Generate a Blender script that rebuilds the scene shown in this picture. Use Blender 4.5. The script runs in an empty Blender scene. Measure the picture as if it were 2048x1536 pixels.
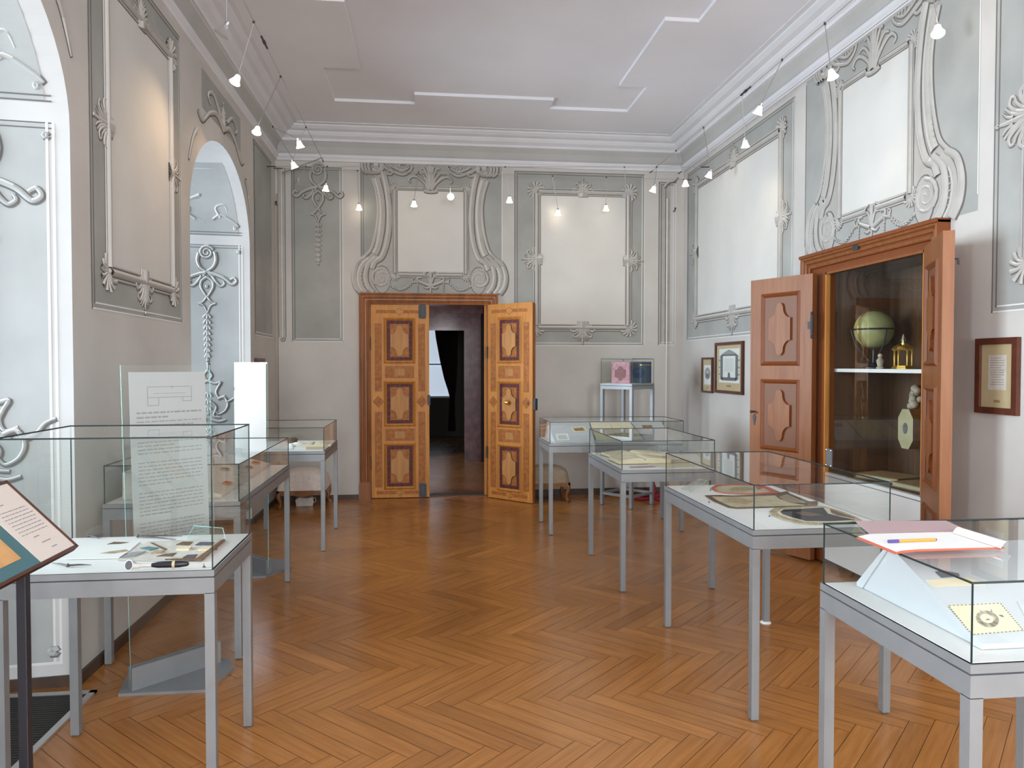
import bpy, bmesh, math, random
from mathutils import Vector, Matrix
random.seed(7)
SC = bpy.context.scene
COL = SC.collection
PI = math.pi

# ---------------------------------------------------------------- camera, light, exposure
F, VPU, VPV, H = 1500.0, 850.0, 730.0, 1.6          # focal length in px of 2048 wide, vanishing point, eye height
PHI = math.atan(-(768 - VPV) / F)
TH = math.atan((1024 - VPU) * math.cos(PHI) / F)
FW = Vector((math.sin(TH) * math.cos(PHI), math.cos(TH) * math.cos(PHI), math.sin(PHI)))
RT = Vector((math.cos(TH), -math.sin(TH), 0))
UP = RT.cross(FW)
EYE = Vector((0, 0, H))
cd = bpy.data.cameras.new('camera')
cd.sensor_fit = 'HORIZONTAL'; cd.sensor_width = 36.0; cd.lens = F / 2048 * 36.0
cd.clip_start = 0.05; cd.clip_end = 100
cam = bpy.data.objects.new('camera', cd); COL.objects.link(cam)
cam.matrix_world = Matrix(((RT.x, UP.x, -FW.x, EYE.x), (RT.y, UP.y, -FW.y, EYE.y), (RT.z, UP.z, -FW.z, EYE.z), (0, 0, 0, 1)))
SC.camera = cam
SC.view_settings.view_transform = 'Standard'; SC.view_settings.look = 'None'
SC.view_settings.gamma = 1.0; SC.view_settings.use_curve_mapping = False
SC.view_settings.exposure = 0.5
SC.cycles.transparent_max_bounces = 48
SC.cycles.max_bounces = 14; SC.cycles.diffuse_bounces = 6; SC.cycles.glossy_bounces = 5
SC.cycles.sample_clamp_indirect = 6.0
SC.cycles.caustics_reflective = False; SC.cycles.caustics_refractive = False

W = bpy.data.worlds.new('sky'); SC.world = W; W.use_nodes = True
W.node_tree.nodes['Background'].inputs[0].default_value = (0.80, 0.90, 1.0, 1)
W.node_tree.nodes['Background'].inputs[1].default_value = 0.5

def area(name, loc, rot, sx, sy, power, col, spread=180):
    l = bpy.data.lights.new(name, 'AREA'); l.shape = 'RECTANGLE'; l.size = sx; l.size_y = sy
    l.energy = power; l.color = col; l.spread = math.radians(spread)
    o = bpy.data.objects.new(name, l); COL.objects.link(o); o.location = loc; o.rotation_euler = rot
    return o
NICHES = (-0.83, 2.98, 6.79)                         # centres of the three window niches along the left wall
DAY = (0.80, 0.90, 1.0)
for yc in NICHES:                                   # daylight entering by the three windows
    area('window_daylight', (-2.98, yc, 2.15), (0, -PI / 2, 0), 2.3, 1.5, 300 if yc < 0 else 68, DAY, 150 if yc < 0 else 85)
for xc in (-0.4, 1.9):                               # added frontal fill panels outside two made-up windows of the rear wall
    area('rear_fill', (xc, -4.45, 2.2), (PI / 2, 0, 0), 1.3, 2.2, 290, (0.95, 0.97, 1.0))
area('next_room_fill', (-2.6, 10.9, 1.9), (0, -PI / 2, 0), 1.4, 0.8, 70, (1.0, 0.93, .85))  # fill panel added inside the next room to brighten its floor and casing

# ---------------------------------------------------------------- helpers
def at(u, v, ax, val):
    d = FW * F + RT * (u - 1024) + UP * (768 - v)
    i = 'xyz'.index(ax)
    return EYE + d * ((val - EYE[i]) / d[i])
def at_pl(u, v, p0, n):
    d = FW * F + RT * (u - 1024) + UP * (768 - v)
    return EYE + d * ((p0 - EYE).dot(n) / d.dot(n))

def node_mat(name):
    m = bpy.data.materials.new(name); m.use_nodes = True
    return m, m.node_tree.nodes, m.node_tree.links, m.node_tree.nodes['Principled BSDF']
def mat(name, col, rough=0.6, metal=0.0, var=0.0, scale=6.0, bump=0.0, emit=None, es=0.0, stretch=None, col2=None, spec=0.5, detail=4.0):
    m, N, L, P = node_mat(name)
    P.inputs['Roughness'].default_value = rough; P.inputs['Metallic'].default_value = metal
    P.inputs['Specular IOR Level'].default_value = spec
    c = (*col, 1)
    if var or col2:
        tc = N.new('ShaderNodeTexCoord'); mp = N.new('ShaderNodeMapping'); nz = N.new('ShaderNodeTexNoise')
        L.new(tc.outputs['Object'], mp.inputs[0]); L.new(mp.outputs[0], nz.inputs['Vector'])
        if stretch: mp.inputs['Scale'].default_value = stretch
        nz.inputs['Scale'].default_value = scale; nz.inputs['Detail'].default_value = detail
        cr = N.new('ShaderNodeValToRGB'); L.new(nz.outputs[0], cr.inputs[0])
        a = col2 if col2 else tuple(x * (1 - var) for x in col)
        b = col if col2 else tuple(min(1, x * (1 + var)) for x in col)
        cr.color_ramp.elements[0].position = 0.3; cr.color_ramp.elements[1].position = 0.7
        cr.color_ramp.elements[0].color = (*a, 1); cr.color_ramp.elements[1].color = (*b, 1)
        L.new(cr.outputs[0], P.inputs['Base Color'])
        if bump:
            bp = N.new('ShaderNodeBump'); bp.inputs['Strength'].default_value = bump; bp.inputs['Distance'].default_value = 0.01
            L.new(nz.outputs[0], bp.inputs['Height']); L.new(bp.outputs[0], P.inputs['Normal'])
    else:
        P.inputs['Base Color'].default_value = c
    if emit:
        P.inputs['Emission Color'].default_value = (*emit, 1); P.inputs['Emission Strength'].default_value = es
    return m
def glass_mat(name, tint, f0=0.055, milk=0.0):
    m, N, L, P = node_mat(name); N.remove(P)
    out = N['Material Output']
    tr = N.new('ShaderNodeBsdfTransparent'); tr.inputs[0].default_value = (*tint, 1)
    gl = N.new('ShaderNodeBsdfGlossy'); gl.inputs['Roughness'].default_value = 0.0; gl.inputs[0].default_value = (1, 1, 1, 1)
    lw = N.new('ShaderNodeLayerWeight'); lw.inputs[0].default_value = 0.5
    pw = N.new('ShaderNodeMath'); pw.operation = 'POWER'; pw.inputs[1].default_value = 5.0
    ma = N.new('ShaderNodeMath'); ma.operation = 'MULTIPLY_ADD'; ma.inputs[1].default_value = 1 - f0; ma.inputs[2].default_value = f0
    L.new(lw.outputs['Facing'], pw.inputs[0]); L.new(pw.outputs[0], ma.inputs[0])
    mx = N.new('ShaderNodeMixShader'); L.new(ma.outputs[0], mx.inputs[0]); L.new(tr.outputs[0], mx.inputs[1]); L.new(gl.outputs[0], mx.inputs[2])
    L.new(mx.outputs[0], out.inputs[0])
    return m
def floor_mat(name, base, rough):
    m, N, L, P = node_mat(name)
    at_ = N.new('ShaderNodeVertexColor'); at_.layer_name = 'plank'
    sep = N.new('ShaderNodeSeparateColor'); L.new(at_.outputs[0], sep.inputs[0])
    uv = N.new('ShaderNodeUVMap'); uv.uv_map = 'UVMap'
    mp = N.new('ShaderNodeMapping'); mp.inputs['Scale'].default_value = (3, 45, 1); L.new(uv.outputs[0], mp.inputs[0])
    nz = N.new('ShaderNodeTexNoise'); nz.inputs['Scale'].default_value = 1.0; nz.inputs['Detail'].default_value = 5; L.new(mp.outputs[0], nz.inputs['Vector'])
    cr = N.new('ShaderNodeValToRGB'); L.new(sep.outputs[0], cr.inputs[0])
    e = cr.color_ramp.elements
    e[0].position = 0.0; e[0].color = (base[0] * .65, base[1] * .60, base[2] * .55, 1)
    e[1].position = 1.0; e[1].color = (base[0] * 1.25, base[1] * 1.28, base[2] * 1.3, 1)
    mx = N.new('ShaderNodeMixRGB'); mx.blend_type = 'MULTIPLY'; mx.inputs[0].default_value = 0.55
    c2 = N.new('ShaderNodeValToRGB'); c2.color_ramp.elements[0].position = .35; c2.color_ramp.elements[0].color = (.62, .55, .5, 1); c2.color_ramp.elements[1].position = .65
    L.new(nz.outputs[0], c2.inputs[0]); L.new(cr.outputs[0], mx.inputs[1]); L.new(c2.outputs[0], mx.inputs[2])
    L.new(mx.outputs[0], P.inputs['Base Color'])
    n2 = N.new('ShaderNodeTexNoise'); n2.inputs['Scale'].default_value = 2.5; tc = N.new('ShaderNodeTexCoord'); L.new(tc.outputs['Object'], n2.inputs['Vector'])
    mr = N.new('ShaderNodeMapRange'); mr.inputs[3].default_value = rough - .05; mr.inputs[4].default_value = rough + .10
    L.new(n2.outputs[0], mr.inputs[0]); L.new(mr.outputs[0], P.inputs['Roughness'])
    bp = N.new('ShaderNodeBump'); bp.inputs['Strength'].default_value = .06; bp.inputs['Distance'].default_value = .004
    L.new(nz.outputs[0], bp.inputs['Height']); L.new(bp.outputs[0], P.inputs['Normal'])
    return m

M = {}
M['plaster'] = mat('plaster', (.49, .475, .45), .85, var=.09, scale=1.6, detail=9)
M['jamb'] = mat('jamb_plaster', (.53, .545, .545), .8, var=.05, scale=2.5, detail=8)
M['jamb_grey'] = mat('jamb_grey_paint', (.37, .395, .395), .8, var=.08, scale=3, detail=8)
M['panel_grey'] = mat('panel_grey_paint', (.31, .318, .302), .85, var=.13, scale=2.2, detail=9)
M['panel_light'] = mat('panel_light_paint', (.565, .565, .54), .85, var=.05, scale=2.0, detail=8)
M['orn'] = mat('ornament_paint', (.37, .36, .335), .8, var=.07, scale=9)
M['orn_light'] = mat('ornament_light_paint', (.52, .515, .495), .8)
M['orn_dark'] = mat('ornament_dark_paint', (.13, .12, .11), .8)
M['orn_pale'] = mat('ornament_pale_paint', (.66, .66, .65), .8)
M['jorn_dark'] = mat('jamb_dark_paint', (.13, .13, .13), .8)
M['ceiling'] = mat('ceiling_plaster', (.70, .71, .755), .9, var=.04, scale=1.2, detail=7)
M['cornice'] = mat('cornice_plaster', (.60, .61, .64), .85, var=.04, scale=2)
M['frieze'] = mat('frieze_grey', (.40, .40, .39), .85, var=.06, scale=2)
M['board'] = mat('dark_skirting', (.06, .035, .022), .5, var=.3, scale=8)
M['parquet'] = floor_mat('oak_parquet', (.41, .172, .044), .20)
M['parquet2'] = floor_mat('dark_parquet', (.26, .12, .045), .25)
M['joint'] = mat('floor_joint', (.06, .025, .009), .6)
M['oak'] = mat('honey_wood', (.55, .25, .060), .45, spec=.2, col2=(.42, .17, .038), scale=1.0, stretch=(30, 30, 2.2))
M['burl'] = mat('burl_inlay', (.42, .165, .045), .5, spec=.15, col2=(.24, .085, .024), scale=22, detail=8)
M['oak_pale'] = mat('pale_inlay', (.47, .24, .085), .5, spec=.15, col2=(.38, .185, .07), scale=1.0, stretch=(25, 25, 3))
M['purple'] = mat('plum_inlay', (.105, .035, .035), .55, spec=.12, var=.3, scale=30)
M['inl_line'] = mat('inlay_line', (.14, .06, .02), .45)
M['casing'] = mat('brown_casing', (.29, .10, .024), .35, spec=.35, col2=(.17, .055, .015), scale=1.0, stretch=(20, 20, 2))
M['cup'] = mat('cupboard_wood', (.245, .098, .036), .42, spec=.28, col2=(.19, .062, .018), scale=1.0, stretch=(28, 28, 2.4))
M['cup_panel'] = mat('cupboard_panel_wood', (.17, .072, .034), .45, spec=.28, col2=(.155, .064, .032), scale=1.0, stretch=(26, 26, 3))
M['cup_dark'] = mat('cupboard_frame_wood', (.19, .055, .014), .4, spec=.3, col2=(.17, .045, .012), scale=1.0, stretch=(26, 26, 2))
M['inside'] = mat('cupboard_inside', (.085, .042, .02), .6, var=.35, scale=1.0, stretch=(14, 14, 1.5))
M['metal'] = mat('grey_painted_steel', (.245, .262, .275), .42, metal=.35, var=.05, scale=10)
M['gap'] = mat('dark_gap_fill', (.05, .05, .055), .7)  # near-black fill for case seams, leg feet, base groove and pipe mouth
M['white'] = mat('white_board', (.74, .74, .73), .6, spec=.3)
M['slope'] = mat('pale_card_slope', (.50, .52, .54), .7, spec=.3)
M['glass'] = glass_mat('case_glass', (.955, .985, .975), .055)
M['sheet'] = glass_mat('acrylic_sheet', (.93, .97, .95), .07)
M['edge'] = mat('glass_edge', (.022, .035, .036), .25)
M['edge_green'] = mat('acrylic_edge', (.30, .62, .56), .15)
M['pane'] = glass_mat('window_pane', (.97, .98, .98), .06)
M['win_frame'] = mat('white_window_paint', (.75, .75, .74), .5)
M['black'] = mat('black_metal', (.018, .02, .028), .4, metal=.3)
M['iron'] = mat('dark_iron', (.045, .045, .05), .55, metal=.35)
M['brass'] = mat('brass', (.70, .46, .14), .25, metal=1.0)
M['gold'] = mat('gilding', (.85, .58, .14), .22, metal=1.0)
M['chrome'] = mat('chrome', (.78, .80, .82), .15, metal=1.0)
M['wire'] = mat('steel_wire', (.45, .45, .45), .4, metal=.8)
M['lampglass'] = mat('lit_frosted_glass', (.9, .85, .75), .4, emit=(1.0, .83, .62), es=9.0)
M['bulb'] = mat('halogen_bulb', (1, 1, 1), .3, emit=(1.0, .90, .75), es=60.0)
M['paper'] = mat('white_paper', (.74, .74, .72), .8)
M['sheetpaper'] = mat('pinkish_paper', (.72, .655, .60), .8)
M['standpaper'] = mat('grey_backlit_paper', (.42, .455, .455), .8)  # shade of the backlit sheet is put into this grey base colour
M['cream'] = mat('cream_paper', (.66, .58, .41), .8, var=.06, scale=20)
M['cream2'] = mat('beige_mount', (.52, .40, .235), .8, var=.05, scale=12)
M['ink'] = mat('grey_print', (.12, .12, .135), .8)
M['text'] = mat('text_grey', (.26, .27, .28), .8)
M['sepia'] = mat('sepia_photo', (.25, .15, .06), .6, var=.45, scale=40)
M['frame'] = mat('mahogany_frame', (.085, .026, .014), .35, var=.2, scale=20)
M['walnut'] = mat('walnut', (.21, .085, .026), .4, var=.3, scale=12)
M['linen'] = mat('pale_linen', (.62, .56, .52), .9, var=.08, scale=30, bump=.2)
M['linen2'] = mat('beige_linen', (.30, .235, .165), .9, var=.12, scale=25, bump=.2)
M['red'] = mat('red_velvet', (.25, .012, .022), .9)
M['marble'] = mat('plum_marble', (.13, .068, .078), .22, col2=(.055, .026, .032), scale=9, detail=10)
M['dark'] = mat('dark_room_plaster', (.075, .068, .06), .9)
M['curtain'] = mat('wine_curtain', (.030, .006, .010), .9)
M['sky'] = mat('far_window_daylight', (.5, .6, .7), .5, emit=(.72, .84, 1.0), es=.45)
M['pink'] = mat('pink_leather', (.42, .20, .24), .5, var=.3, scale=25)
M['pinkdark'] = mat('oxblood_leather', (.20, .065, .07), .5, var=.3, scale=40)
M['navy'] = mat('navy_cloth', (.028, .058, .115), .6)
M['tan'] = mat('tan_binding', (.30, .20, .09), .7, var=.15, scale=18)
M['pages'] = mat('page_edges', (.52, .47, .33), .8, var=.1, scale=60)
M['fringe'] = mat('beige_fringe', (.34, .27, .165), .95, var=.35, scale=70)
M['etch'] = mat('etched_print', (.50, .43, .29), .8, col2=(.10, .09, .07), scale=70, detail=6)
M['silk_pale'] = mat('pale_silk', (.62, .59, .53), .8, col2=(.44, .41, .36), scale=30, detail=9)
M['silk'] = mat('embroidered_silk', (.50, .44, .31), .8, col2=(.36, .30, .20), scale=14, detail=9)
M['blacksilk'] = mat('black_velvet', (.010, .012, .020), .85)
M['redbraid'] = mat('red_braid', (.42, .10, .06), .8)
M['dkbraid'] = mat('dark_braid', (.11, .065, .038), .9, var=.3, scale=60)
M['teal'] = mat('teal_mount', (.065, .165, .19), .6)
M['ochre'] = mat('ochre_print', (.60, .34, .14), .7, var=.15, scale=14)
M['orange'] = mat('orange_plastic', (.70, .28, .03), .4)
M['violet'] = mat('violet_plastic', (.08, .05, .22), .4)
M['pinkpaper'] = mat('pink_paper', (.42, .30, .31), .8)
M['globe'] = mat('globe_paper', (.33, .33, .14), .5, col2=(.22, .23, .09), scale=9, detail=8)
M['ivory'] = mat('ivory', (.45, .41, .24), .5, var=.08, scale=10)
M['stone'] = mat('carved_stone', (.42, .36, .27), .8, var=.25, scale=20)
M['grille'] = mat('grille_black', (.02, .02, .018), .6)
M['alu'] = mat('aluminium', (.55, .56, .56), .35, metal=.6)

def setp(o, label=None, cat=None, group=None, kind=None):
    if label: o['label'] = label
    if cat: o['category'] = cat
    if group: o['group'] = group
    if kind: o['kind'] = kind
    return o
def empty(name, loc=(0, 0, 0), rz=0.0, label=None, cat=None, group=None, kind=None):
    o = bpy.data.objects.new(name, None); COL.objects.link(o); o.location = loc; o.rotation_euler = (0, 0, rz)
    o.empty_display_size = .05
    return setp(o, label, cat, group, kind)
class MB:
    def __init__(s): s.v = []; s.f = []; s.m = []; s.mats = []
    def mi(s, m):
        if m not in s.mats: s.mats.append(m)
        return s.mats.index(m)
    def face(s, pts, m):
        i = len(s.v); s.v += [tuple(p) for p in pts]; s.f.append(tuple(range(i, i + len(pts)))); s.m.append(s.mi(m)); return s
    def box(s, a, b, m, T=None, bev=0.0):
        x0, x1 = sorted((a[0], b[0])); y0, y1 = sorted((a[1], b[1])); z0, z1 = sorted((a[2], b[2]))
        if bev:
            bm = bmesh.new(); bmesh.ops.create_cube(bm, size=1)
            for v in bm.verts: v.co = Vector(((v.co.x + .5) * (x1 - x0) + x0, (v.co.y + .5) * (y1 - y0) + y0, (v.co.z + .5) * (z1 - z0) + z0))
            bmesh.ops.bevel(bm, geom=bm.edges[:], offset=bev, segments=2, affect='EDGES', profile=.6)
            s.bm(bm, m, T); return s
        P = [(x0, y0, z0), (x1, y0, z0), (x1, y1, z0), (x0, y1, z0), (x0, y0, z1), (x1, y0, z1), (x1, y1, z1), (x0, y1, z1)]
        if T: P = [tuple(T @ Vector(p)) for p in P]
        i = len(s.v); s.v += P; k = s.mi(m)
        for q in ((0, 3, 2, 1), (4, 5, 6, 7), (0, 1, 5, 4), (1, 2, 6, 5), (2, 3, 7, 6), (3, 0, 4, 7)):
            s.f.append(tuple(i + j for j in q)); s.m.append(k)
        return s
    def bm(s, bm, m, T=None):
        i = len(s.v); k = s.mi(m); bm.verts.index_update()
        s.v += [tuple((T @ v.co) if T else v.co) for v in bm.verts]
        for f in bm.faces: s.f.append(tuple(i + v.index for v in f.verts)); s.m.append(k)
        bm.free(); return s
    def prism(s, poly, off, m, mside=None):
        """poly: 3D points (one planar face); extruded by off"""
        off = Vector(off); A = [Vector(p) for p in poly]; B = [p + off for p in A]
        s.face(A, m); s.face(B[::-1], m)
        n = len(A)
        for j in range(n): s.face([A[j], B[j], B[(j + 1) % n], A[(j + 1) % n]], mside or m)
        return s
    def lathe(s, prof, m, c=(0, 0, 0), n=20, T=None):
        """prof: (radius, z) list"""
        i = len(s.v); k = s.mi(m)
        for r, z in prof:
            for j in range(n):
                a = 2 * PI * j / n; p = Vector((c[0] + r * math.cos(a), c[1] + r * math.sin(a), c[2] + z))
                s.v.append(tuple(T @ p) if T else tuple(p))
        for q in range(len(prof) - 1):
            for j in range(n):
                j2 = (j + 1) % n
                s.f.append((i + q * n + j, i + q * n + j2, i + (q + 1) * n + j2, i + (q + 1) * n + j)); s.m.append(k)
        s.f.append(tuple(i + j for j in range(n))[::-1]); s.m.append(k)
        s.f.append(tuple(i + (len(prof) - 1) * n + j for j in range(n))); s.m.append(k)
        return s
    def tube(s, pts, r, m, n=8):
        pts = [Vector(p) for p in pts]; rr = r if isinstance(r, (list, tuple)) else [r] * len(pts)
        i = len(s.v); k = s.mi(m); up = None
        for q, p in enumerate(pts):
            t = (pts[min(q + 1, len(pts) - 1)] - pts[max(q - 1, 0)]).normalized()
            if up is None: up = Vector((0, 0, 1)) if abs(t.z) < .9 else Vector((1, 0, 0))
            b = t.cross(up).normalized(); up = b.cross(t).normalized()
            for j in range(n):
                a = 2 * PI * j / n; s.v.append(tuple(p + (b * math.cos(a) + up * math.sin(a)) * rr[q]))
        for q in range(len(pts) - 1):
            for j in range(n):
                j2 = (j + 1) % n
                s.f.append((i + q * n + j, i + q * n + j2, i + (q + 1) * n + j2, i + (q + 1) * n + j)); s.m.append(k)
        s.f.append(tuple(i + j for j in range(n))[::-1]); s.m.append(k)
        s.f.append(tuple(i + (len(pts) - 1) * n + j for j in range(n))); s.m.append(k)
        return s
    def sphere(s, c, r, m, sc=(1, 1, 1), u=20, v=12, T=None):
        bm = bmesh.new(); bmesh.ops.create_uvsphere(bm, u_segments=u, v_segments=v, radius=r)
        for q in bm.verts: q.co = Vector((q.co.x * sc[0] + c[0], q.co.y * sc[1] + c[1], q.co.z * sc[2] + c[2]))
        return s.bm(bm, m, T)
    def build(s, name, parent=None, smooth=False, label=None, cat=None, group=None, kind=None, flip=True, loc=None):
        me = bpy.data.meshes.new(name); me.from_pydata(s.v, [], s.f)
        for m in s.mats: me.materials.append(M[m])
        me.polygons.foreach_set('material_index', s.m)
        if smooth:
            me.polygons.foreach_set('use_smooth', [True] * len(s.f))
            try: me.set_sharp_from_angle(angle=math.radians(38))
            except Exception: pass
        me.update()
        o = bpy.data.objects.new(name, me); COL.objects.link(o)
        if parent: o.parent = parent
        if loc: o.location = loc
        return setp(o, label, cat, group, kind)
def centred(o):
    """move a top-level mesh's origin to the middle of its underside"""
    vs = [v.co for v in o.data.vertices]
    c = Vector(((min(v.x for v in vs) + max(v.x for v in vs)) / 2, (min(v.y for v in vs) + max(v.y for v in vs)) / 2, min(v.z for v in vs)))
    for v in o.data.vertices: v.co -= c
    o.location = c; return o
def catmull(P, n=6, closed=False):
    P = [Vector(p) for p in P]
    if len(P) < 3: return P
    out = []; N_ = len(P)
    for i in range(N_ if closed else N_ - 1):
        g = (lambda k: P[k % N_]) if closed else (lambda k: P[max(0, min(N_ - 1, k))])
        p0, p1, p2, p3 = g(i - 1), g(i), g(i + 1), g(i + 2)
        for j in range(n):
            t = j / n
            out.append(.5 * ((2 * p1) + (p2 - p0) * t + (2 * p0 - 5 * p1 + 4 * p2 - p3) * t * t + (3 * p1 - p0 - 3 * p2 + p3) * t ** 3))
    if not closed: out.append(P[-1])
    return out

# ---------------------------------------------------------------- painted wall decoration (flat paint layers and low relief)
class Paint:
    def __init__(s, fmap, dark='orn_dark', mid='orn', light='orn_light', flipx=1):
        s.mb = MB(); s.map = fmap; s.d, s.mi_, s.l = dark, mid, light; s.k = 0
    def P(s, a, b, h): return s.map(a, b, h)
    def fill(s, poly, m, h=.0012): s.mb.face([s.P(a, b, h) for a, b in poly], m)
    def rect(s, a0, b0, a1, b1, m, h=.0012): s.fill([(a0, b0), (a1, b0), (a1, b1), (a0, b1)], m, h)
    def line(s, pts, w, m, h=.0022):
        for (a, b), (c, d) in zip(pts[:-1], pts[1:]):
            L = math.hypot(c - a, d - b) or 1; nx, ny = -(d - b) / L * w / 2, (c - a) / L * w / 2
            ex, ey = (c - a) / L * w / 2, (d - b) / L * w / 2
            s.fill([(a - ex + nx, b - ey + ny), (c + ex + nx, d + ey + ny), (c + ex - nx, d + ey - ny), (a - ex - nx, b - ey - ny)][::-1], m, h)
    def _ribbon(s, pts, ws, offs, hs, ms):
        n = len(pts)
        nn = []
        for i in range(n):
            a, b = pts[max(0, i - 1)], pts[min(n - 1, i + 1)]
            t = (b - a); t = t.normalized() if t.length > 1e-9 else Vector((1, 0))
            nn.append(Vector((-t.y, t.x)))
        base = len(s.mb.v)
        for i in range(n):
            for o, h in zip(offs, hs):
                q = pts[i] + nn[i] * (o * ws[i]); s.mb.v.append(tuple(s.P(q.x, q.y, h * (ws[i] / max(ws) if h > .004 else 1) + (0 if h > .004 else 0))))
        c = len(offs)
        for i in range(n - 1):
            for j in range(c - 1):
                s.mb.f.append((base + i * c + j, base + i * c + j + 1, base + (i + 1) * c + j + 1, base + (i + 1) * c + j))
                if callable(ms):
                    m = ms(nn[i] * (offs[j] + offs[j + 1]))
                else: m = ms
                s.mb.m.append(s.mb.mi(m))
    def stroke(s, pts, w0, w1=None, relief=.35, out=.0095, smooth=True, n=6):
        pts = [Vector((p[0], p[1])) for p in pts]
        if smooth: pts = [Vector((p.x, p.y)) for p in catmull([(p.x, p.y, 0) for p in pts], n)]
        w1 = w0 if w1 is None else w1
        N_ = len(pts); ws = [w0 + (w1 - w0) * i / max(1, N_ - 1) for i in range(N_)]
        s.k = (s.k + 1) % 40
        e = s.k * 2e-5
        sh = Vector((out * .55, -out * .55))
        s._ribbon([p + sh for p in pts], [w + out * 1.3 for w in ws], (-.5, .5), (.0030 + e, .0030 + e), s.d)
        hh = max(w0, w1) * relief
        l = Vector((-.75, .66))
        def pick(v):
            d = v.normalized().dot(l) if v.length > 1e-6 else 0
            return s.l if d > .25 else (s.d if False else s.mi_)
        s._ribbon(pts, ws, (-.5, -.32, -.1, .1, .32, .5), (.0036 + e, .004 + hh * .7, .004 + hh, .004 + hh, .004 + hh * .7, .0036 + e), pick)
    def ball(s, a, b, r):
        s.stroke([(a + r * .5 * math.cos(t), b + r * .5 * math.sin(t)) for t in [k * PI / 3 for k in range(7)]], r, r, .5, .006, False)
    def spiral(s, a, b, r0, r1, t0, turns, w0, w1, sgn=1):
        n = int(14 * turns)
        s.stroke([(a + (r0 + (r1 - r0) * k / n) * math.cos(t0 + sgn * 2 * PI * turns * k / n), b + (r0 + (r1 - r0) * k / n) * math.sin(t0 + sgn * 2 * PI * turns * k / n)) for k in range(n + 1)], w0, w1, .4, .006, False)
    def local(s, a, b, d, sc, strokes, mirror=True):
        ux, uy = math.cos(d), math.sin(d)
        for pts, w0, w1 in strokes:
            for sg in ((1, -1) if mirror and any(abs(q[1]) > .04 for q in pts) else (1,)):
                s.stroke([(a + (p * ux - q * sg * uy) * sc, b + (p * uy + q * sg * ux) * sc) for p, q in pts], w0 * sc, w1 * sc, .3, .006)
    def acanthus(s, a, b, d, sc):
        ux, uy = math.cos(d), math.sin(d)
        blk = [(-.38, -.34), (.05, -.30), (.05, .30), (-.38, .34)]
        s.stroke([(a + p * ux * sc, b + p * uy * sc) for p in (-.36, .06)], .62 * sc, .56 * sc, .17, .012, False)
        s.local(a, b, d, sc, [
            ([(-.35, .0), (.2, .0), (.75, .0), (1.0, .0)], .20, .07),
            ([(-.38, .10), (.1, .12), (.42, .22), (.66, .42), (.62, .62), (.48, .60)], .16, .07),
            ([(-.38, .22), (.0, .25), (.22, .42), (.30, .68), (.12, .80), (.0, .70)], .16, .08),
            ([(-.38, .30), (-.15, .34), (-.05, .48), (-.14, .60)], .12, .06),
            ([(-.2, .05), (.25, .09), (.6, .22), (.82, .40)], .15, .06), ([(-.3, .16), (.1, .2), (.40, .40), (.48, .60)], .15, .06), ([(-.3, .26), (-.02, .36), (.10, .58), (.08, .78)], .14, .06),
            ([(.5, .08), (.75, .16), (.90, .30)], .11, .04)])
        s.ball(a + 1.08 * ux * sc, b + 1.08 * uy * sc, .07 * sc)
    def shell(s, a, b, d, sc):
        for k in (-4, 4, -3, 3, -2, 2, -1, 1, 0):
            t = d + k * .36; r = sc * (1.08 - .05 * abs(k))
            s.stroke([(a, b), (a + r * .6 * math.cos(t), b + r * .6 * math.sin(t)), (a + r * math.cos(t + .1 * k), b + r * math.sin(t + .1 * k))], .10 * sc, .24 * sc, .3, .006)
        s.ball(a, b, .15 * sc)
    def pole(s, p, q, w):
        s.stroke([p, q], w, w, .35, .012, False)
        L = math.hypot(q[0] - p[0], q[1] - p[1]); nx, ny = -(q[1] - p[1]) / L, (q[0] - p[0]) / L
        for sg in (-1, 1):
            o = sg * w * .85
            s.stroke([(p[0] + nx * o, p[1] + ny * o), (q[0] + nx * o, q[1] + ny * o)], w * .3, w * .3, .3, .006, False)
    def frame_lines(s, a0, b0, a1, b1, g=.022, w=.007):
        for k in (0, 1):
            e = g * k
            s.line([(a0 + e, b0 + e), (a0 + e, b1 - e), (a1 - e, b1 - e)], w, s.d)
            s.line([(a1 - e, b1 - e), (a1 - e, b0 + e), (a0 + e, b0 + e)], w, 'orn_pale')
    def drops(s, a, b, L, sc):
        n = max(3, int(L / (.055 * sc)))
        for k in range(n):
            z = b - L * k / n; w = sc * (.030 - .012 * k / n)
            for sg in (-1, 1):
                s.stroke([(a + sg * .004, z), (a + sg * w * .7, z - .016 * sc), (a + sg * w * 1.15, z - .040 * sc)], .014 * sc, .026 * sc, .4, .006, True, 3)
            s.stroke([(a, z - .006 * sc), (a, z - .048 * sc)], .018 * sc, .026 * sc, .4, .005, False)
        s.ball(a, b - L - .01, .016 * sc)
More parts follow.
